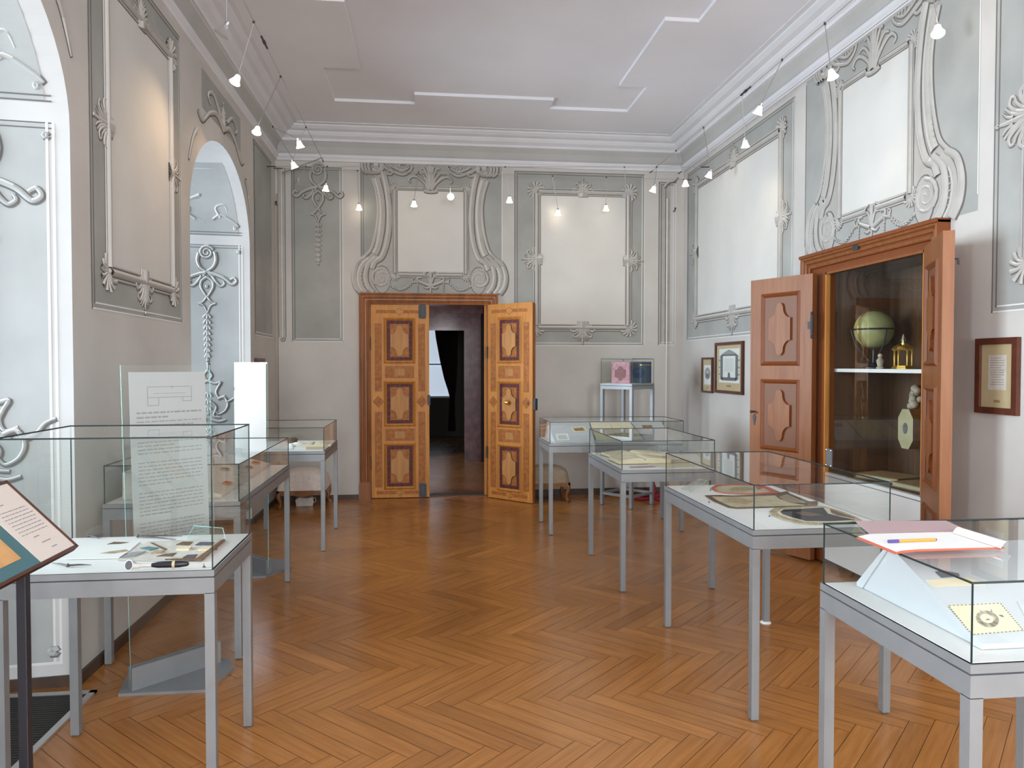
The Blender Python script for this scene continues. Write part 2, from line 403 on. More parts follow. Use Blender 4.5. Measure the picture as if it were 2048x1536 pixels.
    def strapwork(s, a, b, k):
        """hanging strap ornament; k metres per drawing unit"""
        T = lambda pts: [(a + x * k, b - y * k) for x, y in pts]
        s.spiral(a, b - 20 * k, 42 * k, 6 * k, .4, 2.1, 16 * k, 9 * k)
        s.stroke(T([(44, 15), (52, 60), (36, 105), (-6, 138), (-20, 165)]), 20 * k, 12 * k)
        s.stroke(T([(-44, 25), (-52, 70), (-34, 112), (8, 140), (30, 165)]), 20 * k, 12 * k)
        for g in (1, -1):
            G = lambda pts: T([(x * g, y) for x, y in pts])
            s.stroke(G([(6, 140), (50, 150), (100, 172), (140, 205), (165, 190), (152, 168), (130, 180)]), 20 * k, 11 * k)
            s.stroke(G([(30, 160), (52, 195), (78, 218), (98, 205), (90, 188)]), 16 * k, 8 * k)
            s.stroke(G([(0, 165), (30, 190), (34, 225), (16, 262), (0, 285)]), 15 * k, 10 * k)
            s.stroke(G([(0, 280), (22, 312), (48, 322)]), 12 * k, 6 * k)
            s.stroke(G([(48, 322), (20, 336), (0, 380)]), 10 * k, 6 * k)
        s.ball(a, b - 222 * k, 11 * k)
        s.drops(a, b - 385 * k, 270 * k, k / .0017)
    def done(s, name, parent): return s.mb.build(name, parent, smooth=True)

# ---------------------------------------------------------------- the room shell
XL, XR, YB, YR, ZC = -1.73, 3.20, 9.07, -4.2, 4.36
def herringbone(name, x0, x1, y0, y1, z, L, Wd, m, kind=True):
    n = int(round(L / Wd)); mb_v = []; mb_f = []; cols = []; uvs = []
    s2 = math.sqrt(.5); R = int((abs(x1 - x0) + abs(y1 - y0)) / Wd) + 4 * n
    cx, cy = (x0 + x1) / 2, (y0 + y1) / 2
    def add(p0, q0, lp, lq):
        g = .012
        C = [(p0 + g, q0 + g), (p0 + lp - g, q0 + g), (p0 + lp - g, q0 + lq - g), (p0 + g, q0 + lq - g)]
        W_ = [((p + q) * s2 * Wd + cx, (-p + q) * s2 * Wd + cy) for p, q in C]
        mx = sum(w[0] for w in W_) / 4; my = sum(w[1] for w in W_) / 4
        if not (x0 - .05 < mx < x1 + .05 and y0 - .05 < my < y1 + .05): return
        W_ = [(min(max(w[0], x0 - .02), x1 + .02), min(max(w[1], y0 - .02), y1 + .02)) for w in W_]
        i = len(mb_v); mb_v.extend((a, b, z) for a, b in W_); mb_f.append((i, i + 3, i + 2, i + 1)[::-1])
        c = min(1, max(0, random.gauss(.5, .10))); cols.append(c)
        o = random.random() * 10
        if lp > lq: U = [(o, 0), (o + L, 0), (o + L, Wd), (o, Wd)]
        else: U = [(o, 0), (o, Wd), (o + L, Wd), (o + L, 0)]
        uvs.append([(u, v + o) for u, v in U])
    for y in range(-R, R):
        for k in range(-R // (2 * n) - 1, R // (2 * n) + 2):
            xx = y + 2 * n * k
            if abs(xx) < R: add(xx, y, n, 1)
    for x in range(-R, R):
        for k in range(-R // (2 * n) - 1, R // (2 * n) + 2):
            yy = x - 2 * n + 1 + 2 * n * k
            if abs(yy) < R: add(x, yy, 1, n)
    nf = len(mb_f)
    i = len(mb_v); e = .02
    mb_v.extend([(x0 - e, y0 - e, z - .003), (x1 + e, y0 - e, z - .003), (x1 + e, y1 + e, z - .003), (x0 - e, y1 + e, z - .003)]); mb_f.append((i, i + 1, i + 2, i + 3))
    mb_v.extend([(x0 - e, y0 - e, z - .2), (x1 + e, y0 - e, z - .2), (x1 + e, y1 + e, z - .2), (x0 - e, y1 + e, z - .2)]); mb_f.append((i + 7, i + 6, i + 5, i + 4))
    me = bpy.data.meshes.new(name); me.from_pydata(mb_v, [], mb_f); me.materials.append(M[m]); me.materials.append(M['joint'])
    me.uv_layers.new(name='UVMap'); me.color_attributes.new('plank', 'FLOAT_COLOR', 'CORNER'); uv = me.uv_layers['UVMap']; ca = me.color_attributes['plank']
    for p in me.polygons:
        if p.index >= nf: p.material_index = 1; continue
        for j, li in enumerate(p.loop_indices):
            vi = me.loops[li].vertex_index % 4
            uv.data[li].uv = uvs[p.index][vi]; c = cols[p.index]; ca.data[li].color = (c, c, c, 1)
    for p in me.polygons:
        if p.index < nf and p.normal.z < 0: p.flip()
    o = bpy.data.objects.new(name, me); COL.objects.link(o); o['kind'] = 'structure'
    return o
herringbone('floor', XL - 1.02, XR + .30, YR, YB + .32, 0.0, .63, .09, 'parquet')

# ceiling with the stepped recessed field
rec = [(-.93, 8.08), (-.93, 7.19), (-.60, 7.19), (-.60, 5.88), (-.93, 5.88), (-.93, -1.6), (.1, -1.6), (.1, -1.3), (1.345, -1.3), (1.345, -1.6), (2.2, -1.6),
       (2.2, 5.90), (1.92, 5.90), (1.92, 7.33), (2.2, 7.33), (2.2, 8.06), (1.345, 8.06), (1.345, 7.80), (-.10, 7.80), (-.10, 8.08)]
bm = bmesh.new()
def bm_loop(pts, z): return [bm.verts.new((x, y, z)) for x, y in pts]
ov = bm_loop([(XL - .05, YR - .1), (XR + .05, YR - .1), (XR + .05, YB + .05), (XL - .05, YB + .05)], ZC)
iv = bm_loop(rec, ZC)
es = [bm.edges.new((ov[i], ov[(i + 1) % 4])) for i in range(4)] + [bm.edges.new((iv[i], iv[(i + 1) % len(iv)])) for i in range(len(iv))]
bmesh.ops.triangle_fill(bm, use_beauty=True, use_dissolve=False, edges=es)
tv = bm_loop(rec, ZC + .03)
for i in range(len(iv)): bm.faces.new((iv[i], iv[(i + 1) % len(iv)], tv[(i + 1) % len(iv)], tv[i]))
bm.faces.new(tv)
bmesh.ops.recalc_face_normals(bm, faces=bm.faces[:])
cb = MB(); cb.bm(bm, 'ceiling'); cb.box((XL - .05, YR - .1, ZC + .05), (XR + .05, YB + .05, ZC + .25), 'ceiling')
cb.build('ceiling', kind='structure')

# left wall: piers, arched window niches with splayed reveals
NW, ZS, HA, XD = .96, 2.75, .74, -2.75
def arch_profile(w=NW, zs=ZS, ha=HA, n=28):
    P = [(-w, 0.0), (-w, .9), (-w, 1.8), (-w, zs)]
    P += [(-w * math.cos(PI * k / n), zs + ha * math.sin(PI * k / n)) for k in range(1, n)]
    P += [(w, zs), (w, 1.8), (w, .9), (w, 0.0)]
    return P
AP = arch_profile()
SPL = .88
wl = MB()
edges_y = [YR]
for yc in NICHES: edges_y += [yc - NW, yc + NW]
edges_y += [YB]
for i in range(0, len(edges_y), 2):
    wl.face([(XL, edges_y[i + 1], 0), (XL, edges_y[i], 0), (XL, edges_y[i], 4.5), (XL, edges_y[i + 1], 4.5)], 'plaster')
for yc in NICHES:
    for (a, z0), (b, z1) in zip(AP[:-1], AP[1:]):
        if b > a + 1e-6: wl.face([(XL, yc + b, z1), (XL, yc + a, z0), (XL, yc + a, 4.5), (XL, yc + b, 4.5)], 'plaster')
        wl.face([(XL, yc + a, z0), (XL, yc + b, z1), (XD, yc + b * SPL, z1), (XD, yc + a * SPL, z0)], 'jamb')
    wl.box((XD - .12, yc - NW * SPL, 0), (XD, yc + NW * SPL, .80), 'jamb')
wl.box((XL - 1.35, YR, -.1), (XL - 1.30, YB, 0.0), 'plaster')
wall_left = wl.build('wall_left', smooth=True, kind='structure')
for n_, yc in enumerate(NICHES):
    wf = MB(); w_ = NW * SPL
    prof = [(a * SPL, z) for a, z in AP if z > .79]
    prof = [(-w_, .80)] + prof[1:-1] + [(w_, .80)]
    inner = [(a * .93, .86 + (z - .86) * .975 if z > .86 else .86) for a, z in prof]
    for k in range(len(prof) - 1):
        A, B, C_, D = prof[k], prof[k + 1], inner[k + 1], inner[k]
        for x in (XD, XD - .07): wf.face([(x, yc + p[0], p[1]) for p in (A, B, C_, D)], 'win_frame')
        wf.face([(XD, yc + D[0], D[1]), (XD, yc + C_[0], C_[1]), (XD - .07, yc + C_[0], C_[1]), (XD - .07, yc + D[0], D[1])], 'win_frame')
    wf.box((XD - .07, yc - w_, .80), (XD, yc + w_, .87), 'win_frame')
    wf.box((XD - .06, yc - .045, .86), (XD + .01, yc + .045, 3.42), 'win_frame')
    wf.box((XD - .06, yc - w_ * .94, 2.38), (XD + .01, yc + w_ * .94, 2.46), 'win_frame')
    for s_ in (-1, 1):
        for z in (1.36, 1.87): wf.box((XD - .05, yc + s_ * .045, z), (XD - .02, yc + s_ * w_ * .94, z + .03), 'win_frame')
    wo = wf.build('window_%d' % (n_ + 1), kind='structure')
    g = MB(); g.face([(XD - .04, yc + a, z) for a, z in inner][::-1], 'pane'); g.build('window_pane', wo)
    sl = MB(); sl.box((XD, yc - w_ - .01, .80), (XD + .16, yc + w_ + .01, .83), 'win_frame'); sl.build('window_sill', wo)

# right wall with the cupboard recess; back wall with the doorway; rear wall behind the viewer
CY0, CY1, CZ1 = 4.36, 5.88, 2.42
wr = MB()
for a, b in (((XR, YR, 0), (XR + .62, CY0, 4.5)), ((XR, CY1, 0), (XR + .62, YB, 4.5)), ((XR, CY0, CZ1), (XR + .62, CY1, 4.5))): wr.box(a, b, 'plaster')
wr.box((XR + .58, CY0, 0), (XR + .62, CY1, CZ1), 'inside')
wall_right = wr.build('wall_right', kind='structure')
DX0, DX1, DZ1 = -.66, .765, 2.345
wb = MB()
for a, b in (((XL - .3, YB, 0), (DX0, YB + .30, 4.5)), ((DX1, YB, 0), (XR + .62, YB + .30, 4.5)), ((DX0, YB, DZ1), (DX1, YB + .30, 4.5))): wb.box(a, b, 'plaster')
wall_back = wb.build('wall_back', kind='structure')
wq = MB(); RW = [(-1.05, .25), (1.25, 2.55)]
wq.box((XL - .2, YR - .3, 0), (-1.05, YR, 4.5), 'plaster'); wq.box((.25, YR - .3, 0), (1.25, YR, 4.5), 'plaster'); wq.box((2.55, YR - .3, 0), (XR + .2, YR, 4.5), 'plaster')
for a, b in RW:
    wq.box((a, YR - .3, 0), (b, YR, .95), 'plaster'); wq.box((a, YR - .3, 3.3), (b, YR, 4.5), 'plaster')
wq.build('wall_rear', kind='structure')
for i, (a, b) in enumerate(RW):  # invented windows behind the viewer, unseen, that let the added fill in
    f_ = MB()
    f_.box((a, YR - .2, .95), (a + .07, YR - .13, 3.3), 'win_frame'); f_.box((b - .07, YR - .2, .95), (b, YR - .13, 3.3), 'win_frame')
    f_.box((a, YR - .2, .95), (b, YR - .13, 1.02), 'win_frame'); f_.box((a, YR - .2, 3.23), (b, YR - .13, 3.3), 'win_frame')
    f_.box(((a + b) / 2 - .04, YR - .2, .95), ((a + b) / 2 + .04, YR - .13, 3.3), 'win_frame'); f_.box((a, YR - .2, 2.4), (b, YR - .13, 2.47), 'win_frame')
    wo = f_.build('window_%d' % (i + 4), kind='structure')
    g = MB(); g.face([(a, YR - .165, .95), (b, YR - .165, .95), (b, YR - .165, 3.3), (a, YR - .165, 3.3)], 'pane'); g.build('window_pane', wo)

# cornice: a moulded profile run along each wall, and skirtings
CP = [(0, 3.985), (.025, 3.99), (.03, 4.015), (.045, 4.03), (.05, 4.06), (.035, 4.065), (.03, 4.09), (.04, 4.15), (.075, 4.195), (.10, 4.20), (.105, 4.225), (.15, 4.25), (.17, 4.275), (.175, 4.29), (.22, 4.305), (.255, 4.33), (.26, 4.345), (.30, 4.352), (.30, 4.37), (0, 4.37)]
def cornice(n_, p, q, nrm):
    c = MB(); d = Vector((q[0] - p[0], q[1] - p[1], 0)).normalized(); nv = Vector(nrm)
    for (o0, z0), (o1, z1) in zip(CP[:-1], CP[1:]):
        m = 'frieze' if 4.064 < z0 < 4.16 and o1 < .08 else 'cornice'
        A = lambda e, o, z: (Vector((*(p if e == 0 else q), z)) + nv * o + d * (o if e == 0 else -o))
        c.face([A(0, o0, z0), A(1, o0, z0), A(1, o1, z1), A(0, o1, z1)], m)
    c.build('trim_%d' % n_, kind='structure', smooth=False)
cornice(1, (XL, YB), (XR, YB), (0, -1, 0)); cornice(2, (XR, YB), (XR, YR), (-1, 0, 0))
cornice(3, (XL, YR), (XL, YB), (1, 0, 0)); cornice(4, (XR, YR), (XL, YR), (0, 1, 0))
b = MB()
b.box((XL, YB - .018, 0), (-.79, YB, .055), 'board'); b.box((.90, YB - .018, 0), (XR, YB, .075), 'board'); b.build('baseboard_back', kind='structure')
b = MB(); b.box((XR - .018, YR, 0), (XR, 4.28, .075), 'board'); b.box((XR - .018, 5.96, 0), (XR, YB, .075), 'board'); b.build('baseboard_right', kind='structure')
b = MB()
for i in range(0, len(edges_y), 2): b.box((XL, edges_y[i], 0), (XL + .018, edges_y[i + 1], .06), 'board')
for yc in NICHES:
    for s_ in (-1, 1):
        q = [(XL, yc + s_ * NW), (XD, yc + s_ * NW * SPL)]
        b.prism([(q[0][0], q[0][1], 0), (q[1][0], q[1][1], 0), (q[1][0], q[1][1], .055), (q[0][0], q[0][1], .055)], (0, -s_ * .014, 0), 'board')
b.build('baseboard_left', kind='structure')

# ---------------------------------------------------------------- wall paintings
mapB = lambda a, b, h: (a, YB - h, b)
mapR = lambda a, b, h: (XR - h, -a, b)                 # a runs left to right as seen: a = -y
mapL = lambda a, b, h: (XL + h, a, b)
# the over-door cartouche, drawn in units of the photographed drawing, laid out at true size on each wall
def cartouche(paint, ac, z0, kx, kz):
    cx, by = 863.0, 1388.0
    X = lambda x, y: (ac + (x - cx) * kx, z0 + (by - y) * kz)
    Tm = lambda pts, g: [X(cx + (x - cx) * g, y) for x, y in pts]
    k = (kx + kz) / 2
    s = paint
    body = [(250, 200), (330, 250), (365, 400), (380, 560), (365, 760), (310, 950), (200, 1040), (130, 1150), (130, 1290), (190, 1388)]
    s.fill([X(*p) for p in body] + [X(2 * cx - p[0], p[1]) for p in body[::-1]], 'orn', .0016)
    gl = [(470, 110), (470, 1388)]
    s.fill([X(500, 330), X(1226, 330), X(1226, 1210), X(500, 1210)][::-1], 'orn', .0020)
    s.fill([X(545, 380), X(1180, 380), X(1180, 1172), X(545, 1172)][::-1], 'panel_light', .0026)
    s.fill([X(440, 110), X(1286, 110), X(1250, 330), X(476, 330)][::-1], 'panel_grey', .0024)
    s.fill([X(450, 1232), X(1276, 1232), X(1276, 1386), X(450, 1386)][::-1], 'panel_grey', .0024)
    for g in (1, -1):
        G = lambda pts: Tm(pts, g)
        s.stroke(G([(305, 265), (345, 400), (362, 560), (345, 760), (295, 950), (225, 1035)]), 26 * k, 26 * k, .2, .009)
        s.stroke(G([(345, 262), (380, 400), (398, 560), (392, 740), (360, 920), (325, 1005)]), 62 * k, 62 * k, .12)
        s.stroke(G([(408, 200), (440, 330), (462, 520), (466, 700), (446, 880), (395, 1030), (330, 1080), (300, 1150)]), 52 * k, 46 * k, .2, .010)
        for y in range(290, 990, 34):
            t = (y - 262) / 740; xm = 345 + 52 * math.sin(min(1, t * 1.25) * PI / 1.6) - (70 * max(0, t - .62) / .38 if t > .62 else 0)
            s.stroke(G([(xm - 14, y), (xm + 2, y + 12), (xm + 16, y + 2)]), 12 * k, 8 * k, .5, .004, True, 3)
        for q, (x0, w) in enumerate(((222, 24), (252, 22), (282, 26))):
            s.stroke(G([(x0 + 18, 92), (x0 - 8, 125), (x0 - 10, 165), (x0 + 8, 205), (x0 + 40, 222)]), w * k, w * k, .5)
        s.stroke(G([(300, 110), (345, 95), (392, 125), (396, 170), (350, 205), (305, 190)]), 44 * k, 44 * k, .35)
        s.stroke(G([(320, 150), (365, 150)]), 60 * k, 50 * k, .2, .002)
        s.stroke(G([(240, 1035), (165, 1090), (128, 1200), (140, 1310), (190, 1385)]), 40 * k, 52 * k, .25, .010)
        s.stroke(G([(275, 1050), (205, 1120), (176, 1220), (192, 1320), (236, 1385)]), 46 * k, 50 * k, .12, .009)
        s.stroke(G([(335, 1040), (262, 1110), (238, 1220), (258, 1320), (310, 1386)]), 40 * k, 48 * k, .25, .010)
        for y in range(1100, 1340, 36): s.stroke(G([(196 - (y - 1220) ** 2 * -.0012 - 14, y), (196 - (y - 1220) ** 2 * -.0012 + 16, y + 4)]), 9 * k, 9 * k, .5, .003, False)
        s.fill([X(cx + (398 + 82 * math.cos(t) - cx) * g, 1255 + 138 * math.sin(t)) for t in [-2 * PI * q / 20 * g for q in range(20)]], 'orn_dark', .0055); s.fill([X(cx + (398 + 76 * math.cos(t) - cx) * g, 1255 + 130 * math.sin(t)) for t in [-2 * PI * q / 20 * g for q in range(20)]], 'orn', .0058)
        s.spiral(*X(cx + (388 - cx) * g, 1240), 96 * k, 8 * k, PI / 2, 2.2, 26 * k, 14 * k, g)
        # framing poles of the inner field
        s.pole(X(cx + (518 - cx) * g, 372), X(cx + (518 - cx) * g, 1190), 24 * k)
        s.pole(X(cx + (545 - cx) * g, 352), X(cx + (800 - cx) * g, 352), 22 * k)
        s.pole(X(cx + (555 - cx) * g, 1203), X(cx + (815 - cx) * g, 1203), 26 * k)
        s.shell(*X(cx + (515 - cx) * g, 1205), -PI / 2 - g * .75 , 62 * k)
        s.shell(*X(cx + (512 - cx) * g, 362), PI / 2 + g * .75, 60 * k)
        # top scrolls and palmette
        s.stroke(G([(400, 130), (450, 175), (520, 205), (600, 225), (665, 190), (690, 140), (660, 122)]), 26 * k, 14 * k)
        s.stroke(G([(470, 130), (520, 160), (590, 185), (650, 160), (640, 135)]), 22 * k, 12 * k)
        s.stroke(G([(430, 215), (480, 225), (505, 195), (480, 175), (460, 195)]), 20 * k, 10 * k)
        s.stroke(G([(560, 150), (580, 120), (620, 128)]), 16 * k, 8 * k)
        for q in range(4): s.stroke(G([(540 + q * 28, 140), (552 + q * 28, 178)]), 12 * k, 8 * k, .5, .004, False)
        s.stroke(G([(850, 370), (815, 310), (745, 250), (690, 240), (655, 275), (675, 300)]), 28 * k, 12 * k)
        s.stroke(G([(852, 365), (822, 270), (765, 205), (715, 215)]), 26 * k, 12 * k)
        s.stroke(G([(855, 360), (835, 240), (800, 160), (770, 165)]), 24 * k, 14 * k)
        s.stroke(G([(860, 360), (850, 220), (835, 138)]), 22 * k, 22 * k)
        # bottom leaf scrolls, festoon and drops
        s.stroke(G([(860, 1300), (835, 1230), (790, 1195), (835, 1170)]), 20 * k, 9 * k)
        s.stroke(G([(858, 1310), (800, 1290), (745, 1265), (735, 1235), (775, 1230)]), 26 * k, 12 * k)
        s.stroke(G([(860, 1320), (820, 1335), (790, 1318)]), 20 * k, 8 * k)
        s.stroke(G([(735, 1270), (700, 1275), (685, 1245), (708, 1235)]), 14 * k, 8 * k)
        s.stroke(G([(415, 1260), (440, 1290), (480, 1315)]), 14 * k, 14 * k)
        for q in range(12):
            t = q / 11; x = 480 + 230 * t; y = 1318 + 48 * math.sin(PI * min(1, t * 1.1)) - 40 * t
            s.ball(*X(cx + (x - cx) * g, y), (9 + 5 * math.sin(PI * t)) * k)
        for q in range(5): s.ball(*X(cx + (738 - cx) * g, 1285 + q * 20), (10 - q) * k)
    s.stroke([X(cx, 365), X(cx, 250), X(cx, 125)], 26 * k, 34 * k)
    s.stroke([X(cx, 1180), X(cx, 1290), X(cx, 1384)], 30 * k, 8 * k)
    s.stroke([X(800, 376), X(840, 386), X(890, 386), X(930, 376)], 26 * k, 26 * k)

# back wall
p = Paint(mapB)
for a0, a1 in ((-.70, -.69),):
    pass
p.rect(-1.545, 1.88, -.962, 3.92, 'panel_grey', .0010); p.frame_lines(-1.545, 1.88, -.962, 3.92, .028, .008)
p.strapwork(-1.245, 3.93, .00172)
p.rect(-1.69, 1.905, -1.62, 3.86, 'orn', .0010)
p.line([(-1.70, 1.93), (-1.70, 3.9)], .007, 'orn_dark'); p.line([(-1.66, 1.93), (-1.66, 3.9)], .007, 'orn_pale'); p.line([(-1.62, 1.93), (-1.62, 3.9)], .007, 'orn_dark')
p.spiral(-1.655, 1.91, .03, .005, PI, 1.2, .012, .008)
p.done('painted_panel', wall_back)
p = Paint(mapB)
p.rect(-.755, 2.46, -.72, 3.98, 'panel_grey', .0009); p.rect(-.72, 2.46, .93, 3.99, 'panel_grey', .0008)
p.line([(-.745, 2.6), (-.745, 3.93)], .007, 'orn_dark'); p.line([(-.72, 2.6), (-.72, 3.93)], .007, 'orn_dark')
p.line([(.93, 2.6), (.93, 3.93)], .008, 'orn_pale')
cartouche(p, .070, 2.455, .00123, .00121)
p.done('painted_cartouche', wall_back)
p = Paint(mapB)
def big_panel(p, A0, B0, A1, B1, a0, b0, a1, b1, w=.042, orn=.155):
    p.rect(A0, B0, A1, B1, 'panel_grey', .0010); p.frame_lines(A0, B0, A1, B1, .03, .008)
    p.rect(a0, b0, a1, b1, 'panel_light', .0016)
    p.pole((a0 - .02, b0), (a0 - .02, b1), w); p.pole((a1 + .02, b0), (a1 + .02, b1), w)
    p.pole((a0, b0 - .025), (a1, b0 - .025), w); p.pole((a0, b1 + .02), (a1, b1 + .02), w)
    for a, b, d in ((a0 - .02, b0 - .02, -.75 * PI), (a1 + .02, b0 - .02, -.25 * PI), (a0 - .02, b1 + .02, .75 * PI), (a1 + .02, b1 + .02, .25 * PI)): p.shell(a, b, d, .115)
    ac, bc = (a0 + a1) / 2, (b0 + b1) / 2
    p.acanthus(ac, b0 - .02, -PI / 2, orn * 1.2); p.acanthus(ac, b1 + .02, PI / 2, orn)
    p.acanthus(a0 - .02, bc, PI, orn * 1.1); p.acanthus(a1 + .02, bc, 0, orn * 1.1)
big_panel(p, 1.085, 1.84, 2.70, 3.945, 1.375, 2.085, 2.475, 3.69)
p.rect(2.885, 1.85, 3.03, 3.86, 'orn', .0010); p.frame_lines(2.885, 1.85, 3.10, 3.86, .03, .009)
p.line([(2.97, 1.86), (2.97, 3.84)], .008, 'orn_dark')
p.stroke([(2.95, 3.80), (3.0, 3.86), (3.07, 3.88), (3.12, 3.93)], .03, .015)
p.done('painted_panel', wall_back)
# right wall
p = Paint(mapR)
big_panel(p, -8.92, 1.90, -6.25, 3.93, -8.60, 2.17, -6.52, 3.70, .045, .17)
p.done('painted_panel', wall_right)
p = Paint(mapR)
p.rect(-6.05, 2.5, -4.05, 3.98, 'panel_grey', .0008)
p.line([(-6.05, 2.6), (-6.05, 3.95)], .008, 'orn_dark'); p.line([(-4.05, 2.6), (-4.05, 3.95)], .009, 'orn_pale')
cartouche(p, -5.095, 2.50, .00124, .00120)
p.done('painted_cartouche', wall_right)
p = Paint(mapR)
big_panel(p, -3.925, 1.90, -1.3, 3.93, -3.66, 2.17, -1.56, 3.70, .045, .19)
p.done('painted_panel', wall_right)
# left wall piers
for nn, (ya, yb) in enumerate(((3.94, 5.83), (.13, 2.02), (7.75, 9.07))):
    p = Paint(mapL)
    if nn < 2:
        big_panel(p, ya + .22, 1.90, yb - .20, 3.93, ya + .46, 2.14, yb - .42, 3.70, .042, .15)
    else:
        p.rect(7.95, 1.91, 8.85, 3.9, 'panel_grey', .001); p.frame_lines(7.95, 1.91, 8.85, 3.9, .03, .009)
    p.done('painted_panel', wall_left)
for yc in (2.98, 6.79):                               # painted ornament over the arches
    p = Paint(mapL)
    p.rect(yc - .62, 3.62, yc + .62, 3.93, 'panel_grey', .001)
    for g in (1, -1):
        p.stroke([(yc, 3.63), (yc + g * .2, 3.70), (yc + g * .42, 3.64), (yc + g * .62, 3.52), (yc + g * .74, 3.56)], .05, .025)
        p.stroke([(yc + g * .1, 3.72), (yc + g * .3, 3.83), (yc + g * .46, 3.78), (yc + g * .4, 3.72)], .04, .02)
        p.stroke([(yc + g * .78, 3.40), (yc + g * .88, 3.30), (yc + g * .98, 3.12)], .04, .015)
    p.acanthus(yc, 3.70, PI / 2, .15)
    p.done('painted_scrollwork', wall_left)
# painted reveals: far jambs (with strapwork) of the niches
for yc in NICHES[1:]:
    def mapJ(a, b, h, yc=yc):
        s_ = 1 + (SPL - 1) * (-a / 1.02)
        if b <= ZS: y = NW
        else: y = NW * math.sqrt(max(0, 1 - ((b - ZS) / HA) ** 2))
        return (XL + a, yc + y * s_ - h, b)
    p = Paint(mapJ, 'jorn_dark', 'jamb_grey', 'orn_pale')
    n = 16
    p.rect(-.98, .12, -.10, 2.78, 'jamb_grey', .001)
    for k in range(n):
        b0, b1 = 2.88 + .56 * k / n, 2.88 + .56 * (k + 1) / n
        p.rect(-.98, b0, -.10, b1, 'jamb_grey', .004)
    for a in (-.10, -.072): p.line([(a, .12), (a, 2.78)], .012, 'orn_pale')
    for z in (2.78, 2.755): p.line([(-.98, z), (-.072, z)], .007, 'jorn_dark')
    for z in (2.88, 2.905): p.line([(-.98, z), (-.072, z)], .007, 'jorn_dark', .006)
    p.line([(-.98, .12), (-.072, .12)], .014, 'orn_pale')
    p.ball(-.105, 2.72, .02); p.ball(-.125, 2.945, .02); p.ball(-.105, .18, .03)
    p.strapwork(-.40, 2.74, .00165)
    # standing trophy
    T = lambda pts, g=1, k=.00165: [(-.40 + x * k * g, 1.33 + y * k) for x, y in pts]
    for g in (1, -1):
        p.stroke(T([(0, 135), (22, 100), (0, 70)], g), .02, .012); p.stroke(T([(0, 70), (40, 55), (70, 60), (55, 30), (45, 0), (60, -30), (95, -20)], g), .022, .014)
        p.stroke(T([(55, -40), (90, -30), (110, -70), (95, -110), (60, -130), (40, -110)], g), .024, .012)
        p.stroke(T([(100, -60), (140, -40), (165, -10), (195, 5)], g), .02, .012); p.stroke(T([(20, -60), (45, -90), (30, -140), (70, -150)], g), .022, .012)
        p.stroke(T([(10, -160), (60, -175), (100, -165)], g), .022, .012)
    p.drops(-.40, 1.33, .2, 1.0)
    p.stroke(T([(0, 180), (0, 140)]), .02, .014)
    p.strapwork(-.40, .95, .0013)
    for g in (1, -1):
        p.stroke([(-.40 + g * .08, 3.02), (-.40 + g * .16, 3.06), (-.40 + g * .27, 3.0), (-.40 + g * .31, 2.96)], .03, .015)
        p.stroke([(-.40 + g * .15, 3.04), (-.40 + g * .12, 3.12), (-.40 + g * .2, 3.15), (-.40 + g * .22, 3.09)], .028, .012)
    p.stroke([(-.40, 3.22), (-.60, 3.14), (-.55, 3.07), (-.40, 2.99)], .03, .015)
    p.done('painted_reveal', wall_left)

# ---------------------------------------------------------------- door casing, door leaves, the room beyond
def casing(mb, a0, a1, z1, w, steps, mapf, m, foot=.20):
    """architrave: stepped frame strips (inset, projection) around an opening a0..a1 up to z1"""
    for i, (i0, i1, h) in enumerate(steps):
        for A, B in (((a0 - w + i0, 0), (a0 - w + i1, z1 + w - i0)), ((a1 + w - i1, 0), (a1 + w - i0, z1 + w - i0))):
            pts = [(A[0], A[1]), (B[0], A[1]), (B[0], B[1]), (A[0], B[1])]
            mb.prism([mapf(a, b, 0) for a, b in pts], Vector(mapf(0, 0, h)) - Vector(mapf(0, 0, 0)), m)
        pts = [(a0 - w + i1, z1 + w - i1), (a1 + w - i1, z1 + w - i1), (a1 + w - i1, z1 + w - i0), (a0 - w + i1, z1 + w - i0)]
        mb.prism([mapf(a, b, 0) for a, b in pts], Vector(mapf(0, 0, h)) - Vector(mapf(0, 0, 0)), m)
    for s_, e in ((-1, a0), (1, a1)):
        pts = [(e + s_ * w * 1.04, 0), (e, 0), (e, foot), (e + s_ * w * 1.04, foot)]
        mb.prism([mapf(a, b, 0) for a, b in pts], Vector(mapf(0, 0, .055)) - Vector(mapf(0, 0, 0)), m)
def bead(mb, a0, a1, z1, ins, r, mapf, m, h=.045):
    P_ = [mapf(a0 - ins, .21, h), mapf(a0 - ins, z1 + ins, h), mapf(a1 + ins, z1 + ins, h), mapf(a1 + ins, .21, h)]
    for A, B in zip(P_[:-1], P_[1:]): mb.tube([A, B], r, m, 10)
c = MB()
for ins_, r_, h_ in ((.112, .016, .040), (.076, .017, .030), (.030, .013, .014), (.012, .009, .014)): bead(c, -.645, .750, 2.328, ins_, r_, mapB, 'casing', h_)
casing(c, -.645, .750, 2.328, .128, ((0, .02, .05), (.02, .05, .042), (.05, .085, .030), (.085, .128, .018)), mapB, 'casing')
c.box((-.66, YB, 0), (-.645, YB + .28, 2.33), 'casing'); c.box((.75, YB, 0), (.765, YB + .28, 2.33), 'casing'); c.box((-.66, YB, 2.328), (.765, YB + .28, 2.345), 'casing')
c.box((-.645, YB + .05, 0), (.75, YB + .25, .012), 'board')
c.box((.72, YB + .06, 0), (.75, YB + .11, 2.328), 'oak')
c.build('trim_5', kind='structure')

